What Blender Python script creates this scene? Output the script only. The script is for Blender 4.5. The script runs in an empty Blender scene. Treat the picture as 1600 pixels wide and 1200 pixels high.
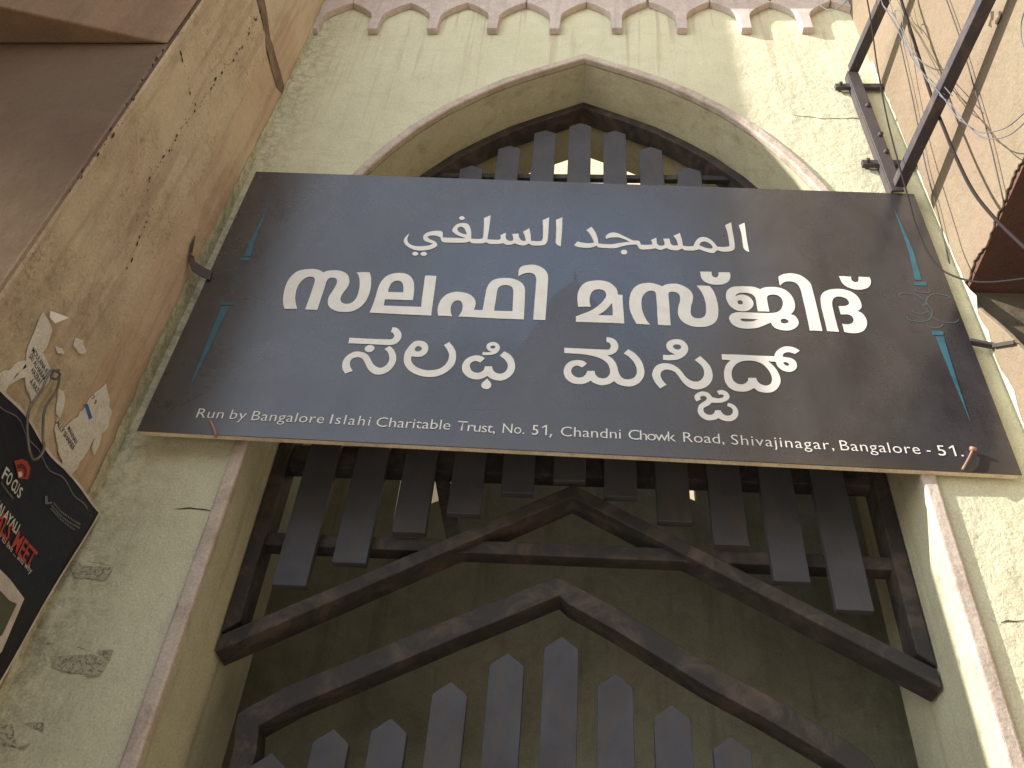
import bpy, bmesh, math, random
from mathutils import Matrix, Vector, noise
random.seed(7)
R = math.radians
S = bpy.context.scene
COL = S.collection

# ---------------------------------------------------------------- camera, sky, sun, exposure
cd = bpy.data.cameras.new('camera')
cam = bpy.data.objects.new('camera', cd); COL.objects.link(cam)
cd.sensor_width = 36; cd.lens = 31.5; cd.clip_start = 0.05; cd.clip_end = 500
def cam_axes(p, r, y):
    cy, sy, cp, sp, cr, sr = math.cos(y), math.sin(y), math.cos(p), math.sin(p), math.cos(r), math.sin(r)
    f = Vector((sy*cp, cy*cp, sp)); rt = Vector((cy, -sy, 0)); up = rt.cross(f)
    return cr*rt + sr*up, -sr*rt + cr*up, f
rt, up, fw = cam_axes(R(42.69), R(5.34), R(-5.56))
cam.matrix_world = Matrix.Translation((0, 0, 1.6)) @ Matrix((rt, up, -fw)).transposed().to_4x4()
S.camera = cam
SUN = Vector((2.96, 1.0, -1.65)).normalized()          # travel direction of the sunlight
elev = math.asin(-SUN.z); az = math.atan2(-SUN.x, -SUN.y)   # compass angle from +Y towards +X
w = bpy.data.worlds.new('World'); S.world = w; w.use_nodes = True
nt = w.node_tree; nt.nodes.clear()
sky = nt.nodes.new('ShaderNodeTexSky'); sky.sky_type = 'NISHITA'; sky.sun_disc = False
sky.sun_elevation = elev; sky.sun_rotation = az
sky.air_density = 1.0; sky.dust_density = 0.0; sky.ozone_density = 0.4
hs = nt.nodes.new('ShaderNodeHueSaturation'); hs.inputs['Saturation'].default_value = 0.45
tint = nt.nodes.new('ShaderNodeMix'); tint.data_type = 'RGBA'; tint.blend_type = 'MULTIPLY'
tint.inputs[0].default_value = 1.0; tint.inputs[7].default_value = (1.0, 0.975, 0.93, 1)
bg = nt.nodes.new('ShaderNodeBackground'); bg.inputs[1].default_value = 0.14
wo = nt.nodes.new('ShaderNodeOutputWorld')
nt.links.new(sky.outputs[0], hs.inputs['Color']); nt.links.new(hs.outputs[0], tint.inputs[6])
nt.links.new(tint.outputs[2], bg.inputs[0]); nt.links.new(bg.outputs[0], wo.inputs[0])
sd = bpy.data.lights.new('sun', 'SUN'); sd.energy = 2.7; sd.angle = R(0.53); sd.color = (1.0, 0.96, 0.90)
so = bpy.data.objects.new('sun', sd); COL.objects.link(so)
so.rotation_euler = SUN.to_track_quat('-Z', 'Y').to_euler()
so.location = (-6, -4, 9)
S.view_settings.view_transform = 'Standard'; S.view_settings.look = 'None'
S.view_settings.exposure = 1.76; S.view_settings.gamma = 1.0
S.view_settings.use_curve_mapping = False
try:
    S.cycles.max_bounces = 10; S.cycles.diffuse_bounces = 6
except Exception: pass

# ---- outlines of flat prints and wire routes, in metres in the scene (sign prints: metres on the board)
DATA = {
 'SP_R1': [(2.3663,4.3246),(2.3629,4.0921),(2.3485,3.938),(2.3694,3.9391),(2.378,4.0929)],
 'SP_R2': [(2.3442,3.9282),(2.3816,3.9301),(2.379,3.9108),(2.3405,3.912)],
 'SP_R3': [(2.3434,3.6974),(2.378,3.6963),(2.3737,3.6789),(2.3404,3.6772)],
 'SP_R4': [(2.3488,3.6719),(2.3722,3.6732),(2.3635,3.4781),(2.3598,3.3294),(2.3542,3.4776)],
 'SP_L1': [(0.1044,4.3273),(0.0955,4.0325),(0.0923,3.9483),(0.1182,3.9489),(0.1091,4.0332)],
 'SP_L2': [(0.0837,3.9437),(0.1179,3.942),(0.122,3.9267),(0.0841,3.9265)],
 'SP_L3': [(0.0827,3.7137),(0.1269,3.7129),(0.1304,3.7007),(0.0885,3.6985)],
 'SP_L4': [(0.0918,3.6909),(0.1163,3.6907),(0.1087,3.4793),(0.0984,3.3104),(0.0948,3.4785)],
 'SWIRL': [[(2.2842,3.8518),(2.2771,3.8607),(2.2881,3.8692),(2.3127,3.8705),(2.3354,3.8637),(2.3519,3.8437),(2.3577,3.8301),(2.3472,3.8113)],[(2.4287,3.85),(2.4382,3.8574),(2.4268,3.8661),(2.4041,3.8719),(2.3814,3.8661),(2.3652,3.849),(2.3588,3.8348),(2.3604,3.8165),(2.367,3.7942),(2.3614,3.7715),(2.347,3.7485),(2.324,3.7385),(2.2947,3.7391),(2.2793,3.7494),(2.2843,3.7585)],[(2.3516,3.7799),(2.3592,3.7624),(2.3727,3.7454),(2.3943,3.7378),(2.4241,3.7393),(2.4395,3.7533)],[(2.3374,3.892),(2.3423,3.8805),(2.3689,3.8772),(2.3808,3.8825),(2.3797,3.8966)],[(2.3367,3.7303),(2.3365,3.7172),(2.3551,3.7095),(2.378,3.7194),(2.3843,3.7328)],[(2.3614,3.7715),(2.3538,3.789),(2.34,3.8064),(2.3494,3.8205),(2.3604,3.8165)],[(2.3066,3.791),(2.3075,3.7821),(2.3259,3.7718),(2.3538,3.789)]],
 'SILH': [(0.9522,3.2947),(0.9456,3.4615),(1.0489,3.5077),(1.1373,3.7134),(1.1589,3.7913),(1.1949,3.8405),(1.2256,3.8742),(1.2324,3.9571),(1.2404,3.875),(1.2621,3.8376),(1.3001,3.783),(1.341,3.6942),(1.35,3.5239),(1.4552,3.4891),(1.4533,3.3225)],
 'SCRAP1': [(-1.316,1.459,3.151),(-1.316,1.519,3.149),(-1.316,1.525,3.112),(-1.316,1.529,3.075),(-1.316,1.591,3.075),(-1.316,1.599,3.043),(-1.316,1.583,2.992),(-1.316,1.59,2.963),(-1.316,1.533,2.977),(-1.316,1.516,2.987),(-1.316,1.504,2.971),(-1.316,1.489,2.924),(-1.316,1.488,2.952),(-1.316,1.499,3.017),(-1.316,1.472,3.058),(-1.316,1.466,3.096)],
 'FLAP': [(-1.308,1.473,3.172),(-1.308,1.514,3.191),(-1.308,1.501,3.156),(-1.308,1.483,3.158)],
 'SCRAP2': [(-1.316,1.805,3.228),(-1.316,1.86,3.203),(-1.316,1.852,3.153),(-1.316,1.865,3.094),(-1.316,1.865,3.048),(-1.316,1.855,2.992),(-1.316,1.847,2.936),(-1.316,1.837,2.905),(-1.316,1.811,2.91),(-1.316,1.786,2.942),(-1.316,1.731,2.961),(-1.316,1.699,2.977),(-1.316,1.694,3.005),(-1.316,1.731,3.008),(-1.316,1.756,3.058),(-1.316,1.766,3.1),(-1.316,1.771,3.14),(-1.316,1.779,3.177)],
 'SCRAP3': [(-1.316,1.824,3.18),(-1.316,1.876,3.197),(-1.316,1.893,3.152),(-1.316,1.883,3.113),(-1.316,1.896,3.073),(-1.316,1.898,3.048),(-1.316,1.873,3.054),(-1.316,1.865,3.094),(-1.316,1.849,3.138)],
 'SCRAP4': [(-1.316,1.556,3.132),(-1.316,1.582,3.146),(-1.316,1.592,3.14),(-1.316,1.572,3.125)],
 'RES1': [(-1.316,1.444,2.911),(-1.316,1.455,2.945),(-1.316,1.469,2.978),(-1.316,1.488,3.015),(-1.316,1.504,3.009),(-1.316,1.495,2.979),(-1.316,1.489,2.945),(-1.316,1.488,2.913),(-1.316,1.475,2.88)],
 'RES2': [(-1.316,1.641,3.065),(-1.316,1.661,3.074),(-1.316,1.688,3.059),(-1.316,1.701,3.03),(-1.316,1.698,3.008),(-1.316,1.67,3.016),(-1.316,1.656,3.042)],
 'RES3': [(-1.316,1.603,3.208),(-1.316,1.63,3.224),(-1.316,1.66,3.217),(-1.316,1.645,3.193),(-1.316,1.615,3.189)],
 'BLUE': [(-1.313,1.757,3.111),(-1.313,1.77,3.125),(-1.313,1.814,3.113),(-1.313,1.806,3.099)],
 'STXT': [('MOULANA K',-1.313,1.491,3.047,-1.313,1.575,3.049,5),('SRI ALHARAM',-1.313,1.494,3.03,-1.313,1.583,3.03,5),('HAZRAT',-1.313,1.524,3.011,-1.313,1.576,3.011,5),('A RAZ',-1.313,1.539,2.989,-1.313,1.581,2.99,5),('MANNAN',-1.313,1.744,3.013,-1.313,1.803,3.009,5),('ALLY SHARIEF',-1.313,1.693,2.991,-1.313,1.806,2.99,5),('79',-1.313,1.773,3.148,-1.313,1.799,3.146,5)],
 'PTXT': [('F',-1.292,1.595,2.746,-1.292,1.613,2.748,12,'w'),('O',-1.292,1.616,2.747,-1.292,1.634,2.75,12,'w'),('C',-1.292,1.64,2.75,-1.292,1.656,2.751,11,'w'),('U',-1.292,1.657,2.75,-1.292,1.669,2.752,11,'w'),('S',-1.292,1.674,2.751,-1.292,1.687,2.753,10,'w'),('MALAYALI',-1.292,1.614,2.68,-1.292,1.736,2.686,10,'w'),("NALS' MEET",-1.292,1.619,2.651,-1.292,1.839,2.657,17,'r'),('people on how to live ... and why',-1.292,1.562,2.641,-1.292,1.849,2.648,6,'w')],
 'PCORN': [(-1.296,1.445,2.887),(-1.296,1.989,2.932),(-1.296,1.951,2.386)],
 'LOGO': [[(-1.296,1.606,2.802),(-1.296,1.624,2.822),(-1.296,1.646,2.832),(-1.296,1.667,2.829),(-1.296,1.676,2.816),(-1.296,1.679,2.803),(-1.296,1.647,2.783),(-1.296,1.63,2.793)],[(-1.296,1.621,2.801),(-1.296,1.632,2.815),(-1.296,1.648,2.819),(-1.296,1.661,2.817),(-1.296,1.669,2.802),(-1.296,1.663,2.797),(-1.296,1.656,2.808),(-1.296,1.643,2.81),(-1.296,1.63,2.796)],[(-1.296,1.635,2.791),(-1.296,1.643,2.8),(-1.296,1.652,2.798),(-1.296,1.654,2.792),(-1.296,1.646,2.784)]],
 'FRAME': [[(-1.296,1.711,2.586),(-1.296,1.741,2.594),(-1.296,1.787,2.597),(-1.296,1.867,2.592),(-1.296,1.869,2.56),(-1.296,1.875,2.461),(-1.296,1.862,2.436)],[(-1.296,1.74,2.557),(-1.296,1.777,2.558),(-1.296,1.819,2.559),(-1.296,1.848,2.567),(-1.296,1.848,2.488),(-1.296,1.831,2.467)]],
 'ARROW': [[(-1.296,1.762,2.815),(-1.296,1.769,2.82),(-1.296,1.782,2.81),(-1.296,1.795,2.821),(-1.296,1.797,2.818),(-1.296,1.786,2.807),(-1.296,1.776,2.801)]],
 'PLINES': [[(-1.296,1.803,2.82),(-1.296,1.842,2.821),(-1.296,1.888,2.831),(-1.296,1.932,2.843)],[(-1.296,1.8,2.811),(-1.296,1.843,2.812),(-1.296,1.891,2.821),(-1.296,1.939,2.836)],[(-1.296,1.804,2.804),(-1.296,1.849,2.806),(-1.296,1.898,2.814),(-1.296,1.924,2.821)],[(-1.296,1.605,2.735),(-1.296,1.624,2.735),(-1.296,1.644,2.735),(-1.296,1.669,2.737)]],
 'RING': [(-1.3,1.589,3.078),(-1.296,1.57,3.056),(-1.296,1.574,3.038),(-1.3,1.601,3.059),(-1.292,1.588,3.065),(-1.288,1.551,3.042),(-1.288,1.551,3.012),(-1.284,1.551,2.981),(-1.284,1.547,2.934),(-1.284,1.551,2.903),(-1.284,1.573,2.876),(-1.28,1.594,2.851),(-1.276,1.613,2.834),(-1.276,1.637,2.831),(-1.276,1.651,2.85),(-1.28,1.657,2.874),(-1.288,1.658,2.895),(-1.3,1.654,2.919),(-1.304,1.62,2.973),(-1.304,1.623,3.039),(-1.304,1.61,3.071)],
 'CRACKS': [[(-1.318,1.327,4.304),(-1.318,1.389,4.303),(-1.318,1.468,4.288),(-1.318,1.536,4.285),(-1.318,1.568,4.291)],[(-1.318,1.568,4.291),(-1.318,1.558,4.176),(-1.318,1.55,4.039),(-1.318,1.543,3.906),(-1.318,1.551,3.789),(-1.318,1.587,3.677)],[(-1.318,1.568,4.291),(-1.318,1.577,4.445),(-1.318,1.589,4.676),(-1.318,1.603,4.884),(-1.318,1.594,5.114)],[(-1.318,1.296,4.245),(-1.318,1.305,4.059),(-1.318,1.311,3.907),(-1.318,1.324,3.807),(-1.318,1.322,3.665),(-1.318,1.316,3.545),(-1.318,1.325,3.452)],[(-1.318,1.327,4.304),(-1.318,1.312,4.423),(-1.318,1.306,4.553)],[(-1.318,1.622,3.789),(-1.318,1.635,3.647),(-1.318,1.653,3.55)],[(-1.318,2.039,4.359),(-1.318,2.04,4.088),(-1.318,2.041,3.946)]],
 'SOOT': [[(-1.318,1.526,5.096),(-1.318,1.564,5.182),(-1.318,1.64,5.174),(-1.318,1.73,5.144),(-1.318,1.832,5.148),(-1.318,1.932,5.17),(-1.318,2.01,5.182),(-1.318,1.996,5.136),(-1.318,1.925,5.085),(-1.318,1.831,5.062),(-1.318,1.747,5.065),(-1.318,1.65,5.092)]],
 'TAPE': [[(-1.323,1.997,2.785),(-1.256,1.997,2.778),(-1.188,1.997,2.764),(-1.187,1.997,2.736),(-1.194,1.997,2.719),(-1.24,1.997,2.722),(-1.282,1.997,2.728)],[(-1.293,1.997,2.552),(-1.239,1.997,2.548),(-1.192,1.997,2.538),(-1.146,1.997,2.524),(-1.138,1.997,2.533),(-1.099,1.997,2.532),(-1.101,1.997,2.508),(-1.111,1.997,2.466),(-1.183,1.997,2.472),(-1.252,1.997,2.484)],[(-1.301,1.997,2.345),(-1.24,1.997,2.351),(-1.194,1.997,2.351),(-1.189,1.997,2.326),(-1.214,1.997,2.288),(-1.275,1.997,2.291)]],
 'CABLE': [(1.2,1.538,5.169),(1.2,1.557,5.1),(1.2,1.598,4.822),(1.2,1.641,4.526),(1.2,1.653,4.348),(1.2,1.661,4.202),(1.2,1.658,3.999),(1.2,1.62,3.796),(1.2,1.558,3.573)],
 'THIN': [(1.12,1.602,5.32),(1.12,1.624,5.253),(1.12,1.664,5.114),(1.12,1.73,4.933),(1.12,1.798,4.676),(1.12,1.832,4.473),(1.12,1.862,4.237),(1.12,1.879,4.106),(1.12,1.87,3.96),(1.12,1.833,3.829),(1.12,1.739,3.671),(1.12,1.637,3.543),(1.12,1.494,3.393)],
 'WALLW': [[(1.256,1.423,4.9),(1.256,1.43,4.812),(1.256,1.464,4.597),(1.256,1.523,4.326),(1.256,1.563,4.145),(1.256,1.633,3.909)],[(1.256,1.739,5.161),(1.256,1.763,5.063),(1.256,1.815,4.846),(1.256,1.867,4.659),(1.256,1.911,4.507),(1.256,1.949,4.293),(1.256,2.002,4.065)]],
 'BUND': [[(1.17,1.609,5.335),(1.17,1.623,5.219),(1.17,1.612,5.069),(1.17,1.608,4.943),(1.17,1.6,4.787),(1.17,1.591,4.643),(1.17,1.58,4.511),(1.17,1.558,4.386),(1.17,1.534,4.304),(1.17,1.521,4.198),(1.17,1.505,4.111),(1.17,1.469,4.019),(1.17,1.41,3.934),(1.17,1.358,3.88),(1.17,1.273,3.82)],[(1.16,1.588,5.287),(1.16,1.607,5.167),(1.16,1.58,5.03),(1.16,1.575,4.896),(1.16,1.584,4.793),(1.16,1.579,4.652),(1.16,1.568,4.511),(1.16,1.55,4.422),(1.16,1.534,4.312),(1.16,1.521,4.189),(1.16,1.499,4.115),(1.16,1.474,4.01),(1.16,1.43,3.923),(1.16,1.376,3.852),(1.16,1.33,3.814),(1.16,1.277,3.783)],[(1.18,1.637,5.399),(1.18,1.631,5.186),(1.18,1.619,5.051),(1.18,1.619,4.997),(1.18,1.618,4.912),(1.18,1.616,4.752),(1.18,1.603,4.634),(1.18,1.574,4.508),(1.18,1.552,4.385)],[(1.176,1.563,5.228),(1.176,1.592,5.123),(1.176,1.598,5.027),(1.176,1.585,5.064),(1.176,1.563,5.027),(1.176,1.56,4.967),(1.176,1.588,4.911),(1.176,1.593,4.763),(1.176,1.575,4.652),(1.176,1.549,4.505),(1.176,1.518,4.316)]],
 'LOOPW': [(0.9,1.584,5.231),(0.9,1.578,5.115),(0.9,1.555,5.027),(0.9,1.52,4.933),(0.9,1.469,4.841),(0.9,1.412,4.765),(0.9,1.363,4.734)],
 'LOOPR': [(1.16,1.089,4.03),(1.16,1.132,4.026),(1.16,1.157,4.006),(1.16,1.175,3.969),(1.16,1.181,3.918)],
 'GRAFF': [[(1.268,1.311,4.473),(1.268,1.306,4.452),(1.268,1.324,4.437),(1.268,1.347,4.43),(1.268,1.349,4.448),(1.268,1.329,4.458)],[(1.268,1.286,4.422),(1.268,1.283,4.401),(1.268,1.293,4.381),(1.268,1.311,4.385),(1.268,1.324,4.403),(1.268,1.318,4.417),(1.268,1.302,4.409)]],
 'LG_UP': [(-0.8188,1.9),(-0.8188,2.3902),(-0.8339,2.478),(-0.8097,2.4993),(-0.7179,2.5621),(-0.5861,2.6306),(-0.5236,2.6645),(-0.3298,2.7676),(-0.161,2.8541),(-0.0389,2.9145),(0.0245,2.8832),(0.1558,2.8094),(0.2724,2.7349),(0.3836,2.6657),(0.5059,2.6005),(0.6216,2.5317),(0.6771,2.497),(0.7102,2.4711),(0.7288,2.4509),(0.7409,2.4217),(0.7609,1.9)],
 'LG_DN': [(-0.7588,1.9),(-0.7588,2.3918),(-0.7741,2.473),(-0.7745,2.4507),(-0.6875,2.5103),(-0.5581,2.5775),(-0.4953,2.6116),(-0.302,2.7145),(-0.1339,2.8005),(-0.0296,2.8552),(-0.004,2.8304),(0.125,2.7579),(0.2404,2.6841),(0.3537,2.6137),(0.4764,2.5482),(0.5906,2.4804),(0.6432,2.4475),(0.6703,2.4263),(0.6779,2.4193),(0.681,2.4182),(0.7009,1.9)],
 'WORDS': [('Run',0.1544,3.2186,0.2326,3.2195),('by',0.2523,3.2191,0.2992,3.2193),('Bangalore',0.3165,3.2179,0.5275,3.2176),('Islahi',0.546,3.2177,0.6612,3.2155),('Charitable',0.6799,3.2141,0.8926,3.2142),('Trust,',0.911,3.2128,1.0204,3.2095),('No.',1.0421,3.2107,1.1036,3.2104),('51,',1.1253,3.2093,1.1848,3.2094),('Chandni',1.2064,3.2083,1.3747,3.2084),('Chowk',1.396,3.2073,1.5274,3.2069),('Road,',1.5486,3.2067,1.6614,3.2062),('Shivajinagar,',1.6807,3.205,1.9603,3.2015),('Bangalore',1.9783,3.2014,2.1933,3.2001),('-',2.2122,3.2005,2.2216,3.2003),('51.',2.2408,3.1983,2.3088,3.1977)],
}
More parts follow.
